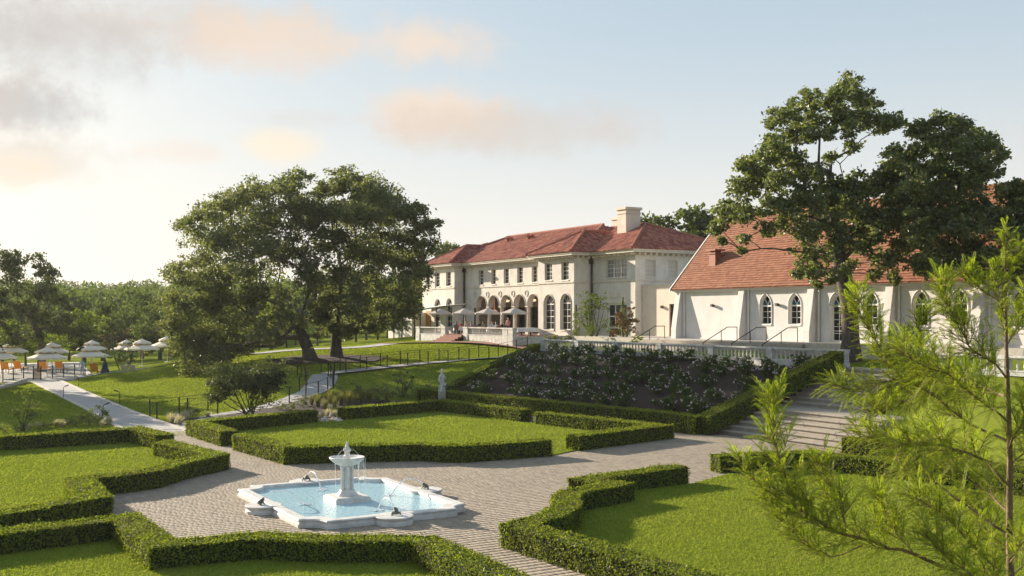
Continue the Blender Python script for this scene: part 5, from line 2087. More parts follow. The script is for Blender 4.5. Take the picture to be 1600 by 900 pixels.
def skeleton(rng, trunk, blobs, r0, tip=0.025, twigs=3, exp=1.55):
    """trunk: list of points from the ground; grows limbs to every blob; returns MB of bark"""
    nodes = [Vector(p) for p in trunk]
    par = [i - 1 for i in range(len(nodes))]
    plen = [0.0]
    for i in range(1, len(nodes)):
        plen.append(plen[-1] + (nodes[i] - nodes[i - 1]).length)
    nt = len(nodes)
    start = max(1, nt // 2)
    top = nodes[-1]
    targets = sorted([(Vector(c), r) for c, r in blobs], key=lambda b: (b[0] - top).length)
    py = random.Random(int(rng.integers(1 << 30)))
    for c, r in targets:
        best, bi = 1e9, 0
        for i in range(start, len(nodes)):
            d = (nodes[i] - c).length + 0.22 * plen[i]
            if nodes[i].z > c.z + 0.6 * r and i >= nt:
                d += 1.5 * (nodes[i].z - c.z)
            if d < best:
                best, bi = d, i
        a = nodes[bi]
        L = (c - a).length
        n = max(2, min(7, int(L / 0.9)))
        prev = bi
        perp = Vector((py.uniform(-1, 1), py.uniform(-1, 1), py.uniform(-.2, .9))) * L * 0.13
        for k in range(1, n + 1):
            t = k / n
            p = a.lerp(c, t) + perp * math.sin(math.pi * t) + Vector((py.gauss(0, 1), py.gauss(0, 1), py.gauss(0, 1))) * L * 0.03
            nodes.append(p)
            par.append(prev)
            plen.append(plen[prev] + (p - nodes[prev]).length)
            prev = len(nodes) - 1
        for _ in range(twigs):
            d = Vector((py.gauss(0, 1), py.gauss(0, 1), py.gauss(0.2, 1))).normalized() * r * py.uniform(.5, .95)
            m_ = nodes[prev] + d * .5 + Vector((py.gauss(0, 1), py.gauss(0, 1), py.gauss(0, 1))) * r * .1
            nodes.append(m_)
            par.append(prev)
            plen.append(plen[prev] + 1)
            nodes.append(nodes[prev] + d)
            par.append(len(nodes) - 2)
            plen.append(plen[prev] + 2)
    kids = [[] for _ in nodes]
    for i, p in enumerate(par):
        if p >= 0:
            kids[p].append(i)
    acc = [0.0] * len(nodes)
    for i in range(len(nodes) - 1, -1, -1):
        acc[i] = 1.0 if not kids[i] else sum(acc[k] for k in kids[i])
    ref = acc[0]
    rad = [max(tip, r0 * 0.8 * (min(a, ref) / ref) ** (1 / exp)) for a in acc]
    for i in range(nt):
        rad[i] = r0 * max((acc[i] / ref) ** .5, .16) * (1 - .12 * i / nt)
    rad[0] = r0 * 1.4
    mb = MB()
    for i in range(1, len(nodes)):
        p = par[i]
        ns = 8 if rad[p] > .2 else (5 if rad[p] > .05 else 3)
        mb.tube([nodes[p], nodes[i]], [min(rad[p], rad[i] * 1.5 if i >= nt else 9), rad[i]], ns, cap=False)
    return mb


def tree(name, label, cat, trunk, blobs, r0, leaf, dens, mleaf, seed, group=None, sub=9, twigs=3, spread=None, mbark='bark', aspect=.62, flat=.85):
    rng = np.random.default_rng(seed)
    base = Vector(trunk[0])
    root = empty(name, base, 0, label, cat, group)
    mb = skeleton(rng, [Vector(p) - base for p in trunk], [(Vector(c) - base, r) for c, r in blobs], r0, twigs=twigs)
    mb.build("trunk", M[mbark], root, smooth=True)
    C = blob_leaves(rng, [(np.array(Vector(c) - base), r) for c, r in blobs], leaf, dens, sub, flat)
    V, F = rand_leaves(rng, C, leaf, None, 1.0, aspect)
    link("crown", np_mesh("crown", V, F, M[mleaf]), root)
    return root, len(F)


def crown_px(pxs, d, rng, thick, dup=1.9):
    """crown lobes given as photo outline positions at the tree's distance, spread through its depth"""
    out = []
    cx = sum(p[0] for p in pxs) / len(pxs)
    hw = max(abs(p[0] - cx) for p in pxs) + 1
    for px, py, r in pxs:
        f = math.sqrt(max(0.05, 1 - ((px - cx) / hw) ** 2))
        k = 1 + (rng.random() < dup - 1)
        for q in range(k):
            dd = d + thick * f * (rng.uniform(-1, 1) if k == 1 else (rng.uniform(.1, 1) * (1 if q else -1)))
            out.append((D(px + rng.uniform(-4, 4), py + rng.uniform(-4, 4), dd), r * dd / FPX))
    return out


NL = 0
rg = random.Random(21)
d1 = 89.5
OAK1 = [(300, 352, 26), (332, 335, 24), (365, 318, 30), (400, 298, 28), (440, 292, 26), (468, 283, 20), (310, 390, 33), (350, 370, 38), (400, 350, 38), (445, 335, 36), (478, 330, 28), (285, 430, 26), (325, 430, 36), (370, 420, 36), (420, 400, 34), (462, 390, 30),
        (272, 470, 24), (310, 480, 34), (350, 470, 32), (395, 460, 26), (285, 520, 30), (320, 530, 28), (298, 560, 24), (325, 580, 18), (365, 505, 26), (405, 500, 20), (345, 545, 22), (488, 440, 24), (440, 468, 22), (275, 545, 16), (300, 585, 14), (432, 530, 14), (385, 540, 14), (440, 500, 22), (468, 505, 17), (415, 520, 20), (370, 545, 20), (500, 490, 18), (345, 570, 16), (300, 540, 24), (270, 510, 20), (495, 400, 22), (490, 362, 20), (500, 330, 18), (478, 425, 18)]
bl = crown_px(OAK1, d1, rg, 6.0)
tr = [D(485, 561, d1), D(481, 545, d1), D(474, 528, d1), D(466, 512, d1 - .3)]
tr[0].z = T(tr[0].x, tr[0].y) - .15
NL += tree("oak_tree", "broad spreading oak with a leaning trunk and branches sweeping low, on the lawn", "tree", tr, bl, .52, .24, .44, 'oak', 1, "big trees of the garden", sub=19)[1]
OAK2 = [(520, 290, 22), (545, 284, 26), (580, 298, 28), (612, 318, 28), (642, 338, 24), (666, 352, 18), (674, 384, 15), (530, 330, 30), (570, 340, 36), (610, 355, 36), (645, 375, 28), (515, 375, 28), (555, 385, 34), (600, 400, 34), (640, 415, 28), (662, 425, 16), (530, 430, 28), (575, 440, 32),
        (620, 450, 28), (520, 472, 26), (560, 482, 28), (600, 482, 24), (535, 508, 18), (500, 302, 16), (642, 458, 20), (575, 510, 16), (655, 320, 8), (684, 345, 7), (620, 500, 14), (515, 512, 15), (548, 515, 15), (590, 505, 18), (640, 480, 18), (560, 300, 24), (595, 330, 26)]
d2 = 92.0
bl = crown_px(OAK2, d2, rg, 6.5)
tr = [D(525.5, 559, d2), D(525, 540, d2), D(526, 520, d2), D(530, 500, d2), D(540, 480, d2)]
tr[0].z = T(tr[0].x, tr[0].y) - .15
NL += tree("oak_tree", "tall dense oak with a straight dark trunk, right of the leaning oak", "tree", tr, bl, .5, .24, .52, 'oak', 2, "big trees of the garden", sub=19)[1]

Z6 = lambda L: [(1080 + x / 2.433, 110 + y / 2.433, r / 2.433) for x, y, r in L]
OAK3 = Z6([(600, 72, 48), (660, 120, 42), (540, 110, 40), (450, 105, 38), (380, 160, 46), (325, 190, 38), (480, 170, 46), (580, 170, 46), (680, 190, 48), (755, 200, 42), (320, 270, 46), (400, 240, 44), (280, 325, 42), (215, 360, 40), (350, 330, 44), (620, 290, 26), (190, 450, 46), (260, 430, 46), (340, 420, 46),
           (420, 385, 40), (130, 540, 40), (95, 600, 30), (200, 540, 40), (280, 520, 40), (350, 520, 44), (430, 470, 46), (290, 600, 30), (195, 640, 20), (190, 690, 15), (125, 650, 16), (560, 500, 56), (640, 430, 56), (620, 520, 56), (520, 570, 46), (450, 610, 46), (430, 700, 42), (470, 755, 40), (400, 780, 20),
           (600, 740, 26), (680, 560, 46), (700, 640, 38), (735, 715, 42), (765, 785, 26), (650, 680, 32), (720, 440, 46), (500, 450, 32), (560, 620, 34), (535, 800, 20), (690, 770, 24), (450, 240, 32), (520, 235, 28), (470, 385, 32), (520, 335, 22), (400, 330, 34), (300, 400, 34), (250, 385, 32), (600, 225, 32), (580, 440, 40), (480, 520, 38), (400, 560, 36), (350, 590, 32), (520, 690, 40), (600, 640, 46), (660, 610, 42), (560, 760, 32), (720, 600, 40), (780, 560, 44), (810, 660, 38), (480, 820, 16), (775, 700, 36)])
d3 = 61.5
bl = [(c, r * 1.14) for c, r in crown_px(OAK3, d3, rg, 4.2, 2.0)]
tr = [D(1329, 560, d3), D(1329, 530, d3), D(1328, 500, d3), D(1326, 470, d3), D(1320, 440, d3), D(1313, 410, d3), D(1304, 370, d3), D(1299, 320, d3), D(1297, 270, d3)]
tr[0].z = 3.1
NL += tree("oak_tree", "tall irregular oak with a grey trunk standing before the chapel wall", "tree", tr, bl, .5, .22, .72, 'oak2', 3, "big trees of the garden", sub=19, flat=.9)[1]
OAK4 = Z6([(880, 222, 42), (950, 190, 36), (1010, 220, 42), (1080, 262, 42), (1130, 282, 44), (1178, 322, 30), (900, 290, 52), (980, 300, 56), (1060, 330, 52), (1118, 370, 40), (840, 340, 46), (780, 335, 46), (760, 392, 44), (850, 420, 56), (930, 400, 56), (1010, 420, 56), (1080, 430, 38), (800, 490, 56), (880, 510, 56), (960, 500, 56),
           (1040, 520, 56), (920, 600, 46), (1000, 600, 52), (1080, 590, 52), (1150, 560, 46), (1200, 470, 44), (1245, 450, 36), (1250, 530, 46), (1200, 620, 56), (1255, 640, 46), (900, 700, 44), (980, 690, 46), (1060, 680, 46), (1140, 700, 46), (1000, 755, 26), (930, 760, 20), (1220, 720, 36), (850, 610, 34), (1300, 560, 60), (1320, 480, 50), (1330, 660, 60), (850, 735, 34), (905, 755, 34), (960, 745, 32), (1040, 730, 38), (1100, 750, 38), (1170, 760, 38), (1240, 780, 38), (1080, 785, 26), (830, 560, 46), (870, 640, 44)])
d4 = 59.0
bl = [(c, r * 1.2) for c, r in crown_px(OAK4, d4, rg, 4.0, 2.0)]
tr = [D(1597, 560, d4), D(1596, 500, d4), D(1594, 450, d4), D(1590, 410, d4), D(1578, 370, d4), D(1550, 330, d4), D(1520, 290, d4)]
tr[0].z = 3.1
NL += tree("oak_tree", "dark dense oak at the right edge, its trunk half hidden by the feathery sapling", "tree", tr, bl, .45, .22, .78, 'oak2', 4, "big trees of the garden", sub=19)[1]
LT = [(18, 410, 22), (50, 404, 20), (72, 420, 16), (30, 440, 28), (60, 450, 24), (86, 466, 18), (101, 482, 11), (12, 472, 24), (48, 484, 20), (8, 505, 18), (70, 505, 18), (98, 510, 18), (118, 522, 12), (-20, 430, 34), (-24, 480, 30), (-8, 404, 26), (128, 538, 10), (104, 495, 14), (114, 506, 12), (126, 520, 12), (60, 530, 16), (25, 525, 18)]
dl = 116.0
bl = crown_px(LT, dl, rg, 6, 1.7)
tr = [D(64, 575, dl), D(66, 545, dl), D(58, 515, dl), D(38, 480, dl)]
tr[0].z = -.1
NL += tree("oak_tree", "dark oak rising behind the pool umbrellas at the left edge", "tree", tr, bl, .36, .3, .85, 'dark_leaf', 5, "big trees of the garden", sub=9)[1]


# trees beyond: a few kinds, copied
def wild_tree(name, label, h, w, leaf, mleaf, seed, nb=16, dens=.55, group="trees of the wood round the garden"):
    rr = random.Random(seed)
    bl = []
    for k in range(nb):
        t = rr.uniform(.22, 1)
        prof = math.sin(math.pi * min(1, (t - .05) ** .75)) ** .7 if t < 1 else .2
        a = rr.uniform(0, 6.28)
        q = w * .42 * prof * rr.uniform(.3, 1)
        bl.append((Vector((q * math.cos(a), q * math.sin(a), h * (.12 + .8 * t))), w * rr.uniform(.13, .22)))
    tr = [Vector((0, 0, -.2)), Vector((rr.uniform(-.2, .2), 0, h * .2)), Vector((rr.uniform(-.4, .4), 0, h * .42)), Vector((0, rr.uniform(-.4, .4), h * .6))]
    return tree(name, label, "tree", tr, bl, h * .022, leaf, dens, mleaf, seed, group, sub=8, twigs=1)[0]


WK = [wild_tree("woodland_tree", "", 11, 10, .42, 'wood_leaf', 31), wild_tree("woodland_tree", "", 12, 9, .42, 'dark_leaf', 32), wild_tree("woodland_tree", "", 8, 8.5, .4, 'bright', 33), wild_tree("woodland_tree", "", 5, 7, .36, 'rust_leaf', 34, 12)]
WL = ["mid green rounded tree", "dark dense tree", "bright yellow-green bushy tree", "rust-brown bush"]
used = [False] * 4


def place_tree(k, px, d, ztop_px, where, rz=None, width=1.0):
    """tree whose foot stands on the terrain at distance d and whose top reaches photo row ztop_px"""
    p = D(px, 500, d)
    z = T(p.x, p.y)
    top = D(px, ztop_px, d).z
    base_h = (11, 12, 8, 5)[k] * .97
    s = max(.25, (top - z) / base_h)
    o = WK[k] if not used[k] else copy_tree(WK[k])
    used[k] = True
    o.location = (p.x, p.y, z)
    o.scale = (s * width, s * width, s)
    o.rotation_euler = (0, 0, rg.uniform(0, 6.28) if rz is None else rz)
    o['label'] = WL[k] + " " + where


for a in [(2, 22, 136, 510, "behind the leftmost pool umbrella", None, 1.3), (2, 62, 140, 518, "between the left oak and the pool umbrellas", None, 1.2), (1, 108, 146, 500, "just right of the left oak", None, 1.1), (2, 132, 142, 486, "behind the pair of middle pool umbrellas", None, 1.2),
          (0, 160, 150, 478, "in the middle of the gap of far hills", None, 1.15), (3, 205, 140, 520, "above the rightmost pool umbrellas", None, 1.5), (1, 186, 140, 500, "left of the rust-brown bush", None, 1.0), (0, 222, 150, 462, "left of the leaning oak, pale in the evening haze", None, 1.0),
          (0, 250, 136, 470, "touching the left outline of the leaning oak", None, 1.15), (1, 262, 124, 512, "below the left limbs of the leaning oak", None, 1.2), (1, 300, 128, 505, "behind the low branches of the leaning oak", None, 1.3),
          (2, 345, 130, 480, "seen lit through the leaning oak's low branches", None, 1.2), (1, 385, 134, 500, "behind the leaning oak's long low limb", None, 1.3), (2, 425, 136, 478, "behind the fork of the leaning oak", None, 1.2), (1, 462, 132, 498, "behind the leaning trunk", None, 1.2),
          (2, 500, 132, 512, "between the two oak trunks", None, 1.3), (1, 540, 136, 490, "just right of the straight oak trunk", None, 1.2), (2, 572, 128, 455, "lit beneath the right oak crown", None, 1.0), (1, 605, 132, 480, "in the shade beneath the right oak crown", None, 1.2),
          (2, 640, 140, 440, "left of the mansion, behind the canopy", None, 1.0), (1, 628, 126, 505, "low in front of the mansion's left end", None, .9), (0, 697, 175, 388, "peeping over the left end of the mansion roof", None, 1.0),
          (2, 40, 129, 512, "in front of the left oak's trunk", None, 1.1), (2, 4, 130, 502, "at the very left edge below the left oak", None, 1.2), (1, 318, 116, 516, "low in the dark thicket left of the leaning trunk", None, 1.6), (1, 358, 118, 512, "in the dark thicket, under the long low limb", None, 1.6),
          (1, 405, 120, 514, "in the dark thicket, just left of the leaning trunk", None, 1.6), (0, 448, 122, 508, "in the thicket right behind the leaning trunk", None, 1.5), (1, 496, 120, 514, "low between the two oak trunks", None, 1.6), (1, 556, 122, 510, "low in the thicket right of the straight trunk", None, 1.6),
          (0, 590, 124, 506, "in the thicket between straight trunk and mansion", None, 1.5), (1, 1035, 128, 340, "behind the mansion's near roof hip", None, 1.1), (0, 1080, 128, 334, "in the gap between mansion roof and chapel gable", None, 1.15), (1, 1122, 130, 336, "behind the chapel's left gable", None, 1.0), (0, 1010, 140, 346, "right of the mansion chimney", None, .8)]:
    place_tree(*a)
# more of the same wood just outside the frame on the left, whose evening shadows cross the entry path
for k, (x, y, s) in enumerate([(3.2, 97, 1.0), (3.4, 106, 1.05), (-1, 89, .85), (-3, 101, 1.1), (-8, 94, 1.0), (-10, 84, .7), (-1.5, 117, 1.35), (-7, 111, 1.3)]):
    o = copy_tree(WK[(1, 0, 1, 0, 1, 0, 1, 0, 1)[k]])
    o.location = (x, y, T(x, y))
    o.scale = (s, s, s)
    o['label'] = WL[(1, 0, 1, 0, 1, 0, 1, 0, 1)[k]] + " beyond the left edge, %s along the entry path" % ORD[k]


# far wooded hill: reads as one mass
def far_wood():
    rng = np.random.default_rng(8)
    C, S = [], []
    for _ in range(420):
        d = rng.uniform(175, 520)
        px = rng.uniform(-120, 760)
        p = D(px, 500, d)
        z = T(p.x, p.y)
        h = rng.uniform(8, 13)
        r = h * .42
        n = 400
        u = rand_unit(rng, n)
        u[:, 2] = np.abs(u[:, 2]) * 1.25 - .25
        q = np.array([p.x, p.y, z + h * .5]) + u * np.array([r, r, h * .5]) * rng.uniform(.6, 1.08, n)[:, None]
        C.append(q)
        S.append(np.full(n, rng.uniform(1.0, 1.5)))
    C, S = np.concatenate(C), np.concatenate(S)
    V, F = rand_leaves(rng, C, .8, None, 1, .75)
    tag(link("far_wood", np_mesh("far_wood", V, F, M['wood_leaf'])), 'hazy green wood covering the far hill beyond the pool', None, kind='stuff')


far_wood()


# ---------------------------------------------------------------- shrubs and flowers
def bush(name, label, cat, px, py, z, w, h, leaf, mleaf, seed, nb=14, dens=.5, stems=6, group=None, pos=None, sr=.03, sub=7):
    rr = random.Random(seed)
    p = pos if pos is not None else W(px, py, z)
    bl = []
    for k in range(nb):
        a = rr.uniform(0, 6.28)
        t = rr.uniform(.3, .92)
        q = w * .4 * math.sqrt(rr.uniform(.05, 1)) * (1.1 - .5 * abs(t - .5))
        bl.append((Vector((q * math.cos(a), q * math.sin(a), h * t)), w * rr.uniform(.12, .19)))
    rng = np.random.default_rng(seed)
    root = empty(name, p, 0, label, cat, group)
    mb = MB()
    for k in range(stems):
        c, r = bl[k % nb]
        a = rr.uniform(0, 6.28)
        mid = Vector((c.x * .45, c.y * .45, c.z * .5)) + Vector((rr.gauss(0, .05), rr.gauss(0, .05), 0)) * w
        mb.tube([(.06 * w * math.cos(a), .06 * w * math.sin(a), -.05), mid, c], [sr, sr * .8, sr * .4], 5, cap=False)
    mb.build("stem", M['bark'], root)
    C = blob_leaves(rng, [(np.array(c), r) for c, r in bl], leaf, dens, sub)
    V, F = rand_leaves(rng, C, leaf, None, 1, .6)
    link("foliage", np_mesh("foliage", V, F, M[mleaf]), root)
    return root


p = W(388, 650)
bush("large_shrub", "big dark round many-stemmed shrub by the lower walk", "shrub", 0, 0, 0, 4.9, 3.3, .13, 'dark_leaf', 51, 34, .45, 16, pos=Vector((p.x, p.y, 0)), sr=.035, sub=10)
p = W(35, 673)
bush("young_tree", "spindly sapling with sparse yellowish leaves on the shaded left lawn", "tree", 0, 0, 0, 1.9, 2.5, .11, 'olive', 52, 12, .42, 9, pos=Vector((p.x, p.y, 0)), sr=.022)
p = hit(628, 621)
bush("slim_shrub", "slim dark upright shrub left of the white statue", "shrub", 0, 0, 0, 1.9, 2.1, .12, 'oak', 53, 10, .4, 5, pos=p)
p = W(175, 580)
bush("small_tree", "small dark tree standing among the pool umbrellas", "tree", 0, 0, 0, 3.4, 3.4, .22, 'oak', 54, 12, .5, 3, pos=Vector((p.x, p.y - 6, 0)), sr=.06)
p = D(930, 533, 91)
bush("olive_tree", "airy pale green small tree at the mansion's inner corner", "tree", 0, 0, 0, 3.9, 4.6, .17, 'olive', 55, 18, .34, 8, pos=Vector((p.x, p.y, 3.3)), sr=.05, sub=8)
p = D(976, 533, 89)
bush("magnolia_shrub", "dense shrub with rusty brown leaves beside the mansion's garden door", "shrub", 0, 0, 0, 2.7, 3.5, .2, 'rust_leaf', 56, 16, .6, 5, pos=Vector((p.x, p.y, 3.3)), sr=.05, sub=9)
p = D(960, 533, 86)
bush("green_shrub", "low yellow-green shrub at the foot of the rusty shrub, behind the balustrade", "shrub", 0, 0, 0, 1.9, 1.4, .14, 'bright', 57, 8, .5, 4, pos=Vector((p.x + .8, p.y - 2, 3.3)))
for k, (px, d, w, h, lb) in enumerate([(900, 97.5, .75, 3.6, "thin dark climber against the pavilion corner"), (923, 97, .8, 3.3, "narrow dark cypress beside the mansion downpipe"), (973, 91, .8, 4.2, "narrow dark cypress rising behind the rusty shrub")]):
    p = D(px, 530, d)
    rr = np.random.default_rng(60 + k)
    root = empty("slim_cypress", (p.x, p.y, 3.4), 0, lb, "plant")
    mb = MB()
    mb.tube([(0, 0, 0), (0, 0, h * .9)], [.05, .02], 5)
    mb.build("stem", M['bark'], root)
    n = 700
    zz = rr.uniform(.1, h, n)
    a = rr.uniform(0, 6.28, n)
    q = w / 2 * np.sqrt(rr.uniform(.1, 1, n)) * np.clip((h - zz) / h * 2.2, .15, 1)
    V, F = rand_leaves(rr, np.stack([q * np.cos(a), q * np.sin(a), zz], -1), .15)
    link("foliage", np_mesh("foliage", V, F, M['oak']), root)
# low clipped planting at the foot of the mansion pavilion
k = 0
for px in (852, 862, 873, 884, 893):
    p = D(px, 530, 93)
    bush("low_shrub", "low green shrub at the foot of the mansion pavilion, %s from the left" % ORD[k], "shrub", 0, 0, 0, 1.3, .8, .14, 'oak2', 70 + k, 7, .6, 2, "low shrubs by the mansion pavilion", pos=Vector((p.x, p.y, 3.5)))
    k += 1



# roses on the slope
def rose_bushes():
    protos = []
    for k in range(5):
        rr = random.Random(80 + k)
        rng = np.random.default_rng(80 + k)
        root = empty("rose_bush", (0, 0, 0), 0, "round rose bush with pale pink blossoms on the dark mulch slope", "rose bush", "rose bushes planted in rows on the slope")
        w, h = rr.uniform(1.35, 1.6), rr.uniform(.72, .86)
        bl = []
        for q in range(15):
            a, t = rr.uniform(0, 6.28), rr.uniform(.25, .9)
            q_ = w * .38 * math.sqrt(rr.uniform(.05, 1))
            bl.append((Vector((q_ * math.cos(a), q_ * math.sin(a), h * t)), w * rr.uniform(.13, .18)))
        mb = MB()
        for c, r in bl[:8]:
            mb.tube([(rr.uniform(-.06, .06), rr.uniform(-.06, .06), -.1), c * .6, c], [.018, .014, .008], 4, cap=False)
        mb.build("stem", M['bark'], root)
        C = blob_leaves(rng, [(np.array(c), r) for c, r in bl], .09, .8, 7)
        V, F = rand_leaves(rng, C, .085, None, 1, .65)
        link("foliage", np_mesh("foliage", V, F, M['rose_leaf']), root)
        n = 9 + 5 * k
        u = rand_unit(rng, n)
        u[:, 2] = np.abs(u[:, 2])
        P = u * np.array([w * .5, w * .5, h * .62]) * rng.uniform(.82, 1.05, n)[:, None] + np.array([0, 0, h * .42])
        P = np.repeat(P, 5, 0) + rng.normal(0, .025, (n * 5, 3))
        V, F = rand_leaves(rng, P, .075, None, 1, .9)
        link("blossom", np_mesh("blossom", V, F, M['petal']), root)
        protos.append(root)
    rr = random.Random(12)
    first = [True] * 5
    n = 0
    ROWN = ['bottom row by the long hedge', 'second row up from the long hedge', 'third row up from the long hedge', 'third row below the balustrade', 'second row below the balustrade', 'top row touching the balustrade']
    xs = [36.6, 38.1, 39.7, 41.3, 42.9, 44.4]
    for i, x in enumerate(xs):
        y = 44.3 + (i % 2) * .8
        m_ = 0
        ymax = 67.6 + (x - 35.4) * .56
        while y < ymax:
            if rr.random() > .1:
                xx, yy = x - (y - 43) / 25 * 3.0 * (1 - (x - 36.6) / 8.5) + rr.uniform(-.4, .4), y + rr.uniform(-.35, .35)
                k = rr.randrange(5)
                o = protos[k] if first[k] else copy_tree(protos[k])
                first[k] = False
                o.location = (xx, yy, T(xx, yy) + .04)
                s = rr.uniform(.74, 1.1) * (.8 if x < 37 else 1)
                o.scale = (s, s, s)
                o.rotation_euler = (0, 0, rr.uniform(0, 6.28))
                n += 1
                o['label'] = "rose bush, %s from the stairs hedge in the %s" % (ORD[m_], ROWN[i])
                m_ += 1
            y += rr.uniform(1.6, 2.1)
    return n


rose_bushes()


# planting bed: grasses, shrubs, pale stones
def grass_clump_mesh(name, h, n, m, seed, spread=.5):
    rng = np.random.default_rng(seed)
    a = rng.uniform(0, 6.28, n)
    L = h * rng.uniform(.6, 1.15, n)
    lean = rng.uniform(.05, spread, n)
    V = np.empty((n, 6, 3))
    dirs = np.stack([np.cos(a), np.sin(a), np.zeros(n)], -1)
    side = np.stack([-np.sin(a), np.cos(a), np.zeros(n)], -1)
    w = .012
    base = dirs * rng.uniform(0, .1, n)[:, None]
    for k, t in enumerate((0, .55, 1.0)):
        c = base + dirs * (lean * L * t * t)[:, None] + np.array([0, 0, 1]) * (L * (t - .25 * lean * t * t))[:, None]
        wd = w * (1 - .8 * t)
        V[:, 2 * k] = c - side * wd
        V[:, 2 * k + 1] = c + side * wd
    i = np.arange(n)[:, None] * 6
    F = np.concatenate([i + np.array([0, 1, 3, 2]), i + np.array([2, 3, 5, 4])])
    return np_mesh(name, V.reshape(-1, 3), F, M[m])


gm = [grass_clump_mesh("grass_clump", .95, 170, 'drygrass', 1), grass_clump_mesh("grass_clump", .75, 170, 'drygrass', 2, .7), grass_clump_mesh("grass_clump", .5, 160, 'palegrass', 3, .8)]
rr = random.Random(31)
cnt = [0, 0]
for px, py, k, s in [(487, 634, 0, .8), (497, 637, 0, 1), (508, 640, 1, 1), (516, 632, 0, 1.1), (523, 640, 0, .9), (533, 634, 0, 1), (545, 634, 0, 1.15), (556, 632, 1, .9), (566, 630, 0, 1), (577, 629, 0, 1.1), (590, 630, 1, .9), (604, 629, 0, .8), (512, 651, 2, 1), (502, 656, 2, 1.1), (522, 652, 2, .9)]:
    p = hit(px, py)
    tag(link("grass_clump", gm[k], None, (p.x, p.y, p.z), (0, 0, rr.uniform(0, 6)), (s, s, s)), ("pale blond low grass clump between the back hedges, %s of three" % ("middle", "leftmost", "rightmost")[cnt[1]] if k == 2 else "upright straw-green grass clump in the statue bed, %s from the left" % ORD[cnt[0]]), "ornamental grass", "pale grass clumps" if k == 2 else "straw-green grass clumps")
    cnt[1 if k == 2 else 0] += 1
for q, (px, py, k, s) in enumerate([(268, 662, 2, 1.5), (280, 664, 2, 1.3), (290, 658, 2, 1.5), (276, 657, 2, 1.2), (325, 653, 2, 1.0)]):
    p = W(px, py)
    tag(link("grass_clump", gm[k], None, (p.x, p.y, 0.02), (0, 0, rr.uniform(0, 6)), (s, s, s * .8)), "pale silvery grass clump on the mulch by the entry path, " + ("leftmost", "middle one", "second from the right", "second from the left", "far right")[q], "ornamental grass", "silvery clumps by the entry path")
proto = None
lst = sorted([(470, 636, 1.2, .8), (530, 622, 1.5, .8), (551, 618, 1.6, .95), (575, 622, 1.5, .7), (596, 618, 1.6, .8), (612, 622, 1.3, .8), (636, 622, 1.6, .8), (655, 624, 1.4, .7), (668, 625, 1.8, 1.15), (452, 642, 1.0, .6), (520, 646, .9, .6), (300, 652, 1.1, .7), (437, 641, .9, .6)])
for i, (px, py, w, h) in enumerate(lst):
    p = hit(px, py)
    if proto is None:
        proto = bush("low_shrub", "low dark shrub in the mulch bed behind the back hedges, first from the left", "shrub", 0, 0, 0, 1.5, .9, .09, 'oak2', 90, 9, .5, 3, "low shrubs of the planting bed", pos=p)
    else:
        c = copy_tree(proto)
        c.location = p
        c.scale = (w / 1.5, w / 1.5, h / .9)
        c.rotation_euler = (0, 0, rr.uniform(0, 6))
        c['label'] = "low dark shrub in the mulch bed behind the back hedges, %s from the left" % ORD[i]
for i, (px, py, w, h) in enumerate([(8, 675, 1.1, .45), (30, 674, 1.0, .4), (72, 669, 1.0, .4), (100, 667, 1.0, .45), (118, 665, 1.1, .55), (140, 664, 1.2, .9), (153, 660, 1.3, 1.0), (164, 664, .8, .5)]):
    p = W(px, py)
    c = copy_tree(proto)
    c.location = (p.x, p.y, 0.02)
    c.scale = (w / 1.5, w / 1.5, h / .9)
    c.rotation_euler = (0, 0, rr.uniform(0, 6))
    c['label'] = "low shrub in the narrow bed behind the left lawn, %s from the left" % ORD[i]
    c['group'] = "low shrubs of the front bed"
for i, (px, py, s) in enumerate([(46, 671, .8), (60, 670, .9), (88, 667, 1), (96, 668, 1.1), (160, 667, .9), (170, 662, 1.1)]):
    p = W(px, py)
    tag(link("grass_clump", gm[2], None, (p.x, p.y, 0.02), (0, 0, rr.uniform(0, 6)), (s, s, s * .8)), "pale dry grass tuft in the narrow bed behind the left lawn, %s from the left" % ORD[i], "ornamental grass", "pale tufts of the front bed")
rm = []
for k in range(3):
    mb = MB()
    r_ = random.Random(k)
    prof = [(.0, -.05), (.2, -.03), (.26, .06), (.2, .15), (.08, .2), (0, .205)]
    mb.lathe(prof, 7)
    mb.v = [(x * r_.uniform(.8, 1.25), y * r_.uniform(.8, 1.25), z * r_.uniform(.85, 1.15)) for x, y, z in mb.v]
    rm.append(mb.mesh("stone", M['kerb'], True))
for i, qx in enumerate(sorted(rr.uniform(496, 534) for _ in range(16))):
    p = hit(qx, rr.uniform(644, 660))
    s = rr.uniform(.5, 1.1)
    tag(link("pale_stone", rm[i % 3], None, (p.x, p.y, p.z), (0, 0, rr.uniform(0, 6)), (s, s, s)), "pale rough stone between the two back hedges, %s from the left" % ORD[i], "stone", "pale stones of the planting bed")

# ---------------------------------------------------------------- railings along the walks
POSTM = {}


def railing(label, posts, h=1.08):
    pts = [hit(px, py) for px, py in posts]
    root = empty("railing", pts[0], 0, label, "railing", "black post and cable railings along the walks")
    if 'p' not in POSTM:
        mb = MB()
        mb.tube([(0, 0, -.1), (0, 0, h)], .042, 6)
        mb.lathe([(.08, -.02), (.08, .015), (.045, .02)], 6)
        POSTM['p'] = mb.mesh("post", M['iron'])
    for p in pts:
        link("post", POSTM['p'], root, p - pts[0])
    for zz, r in ((h - .03, .018), (h * .62, .008), (h * .3, .008)):
        mb = MB()
        mb.tube([p - pts[0] + Vector((0, 0, zz)) for p in pts], r, 4)
        mb.build("cable", M['iron'], root)


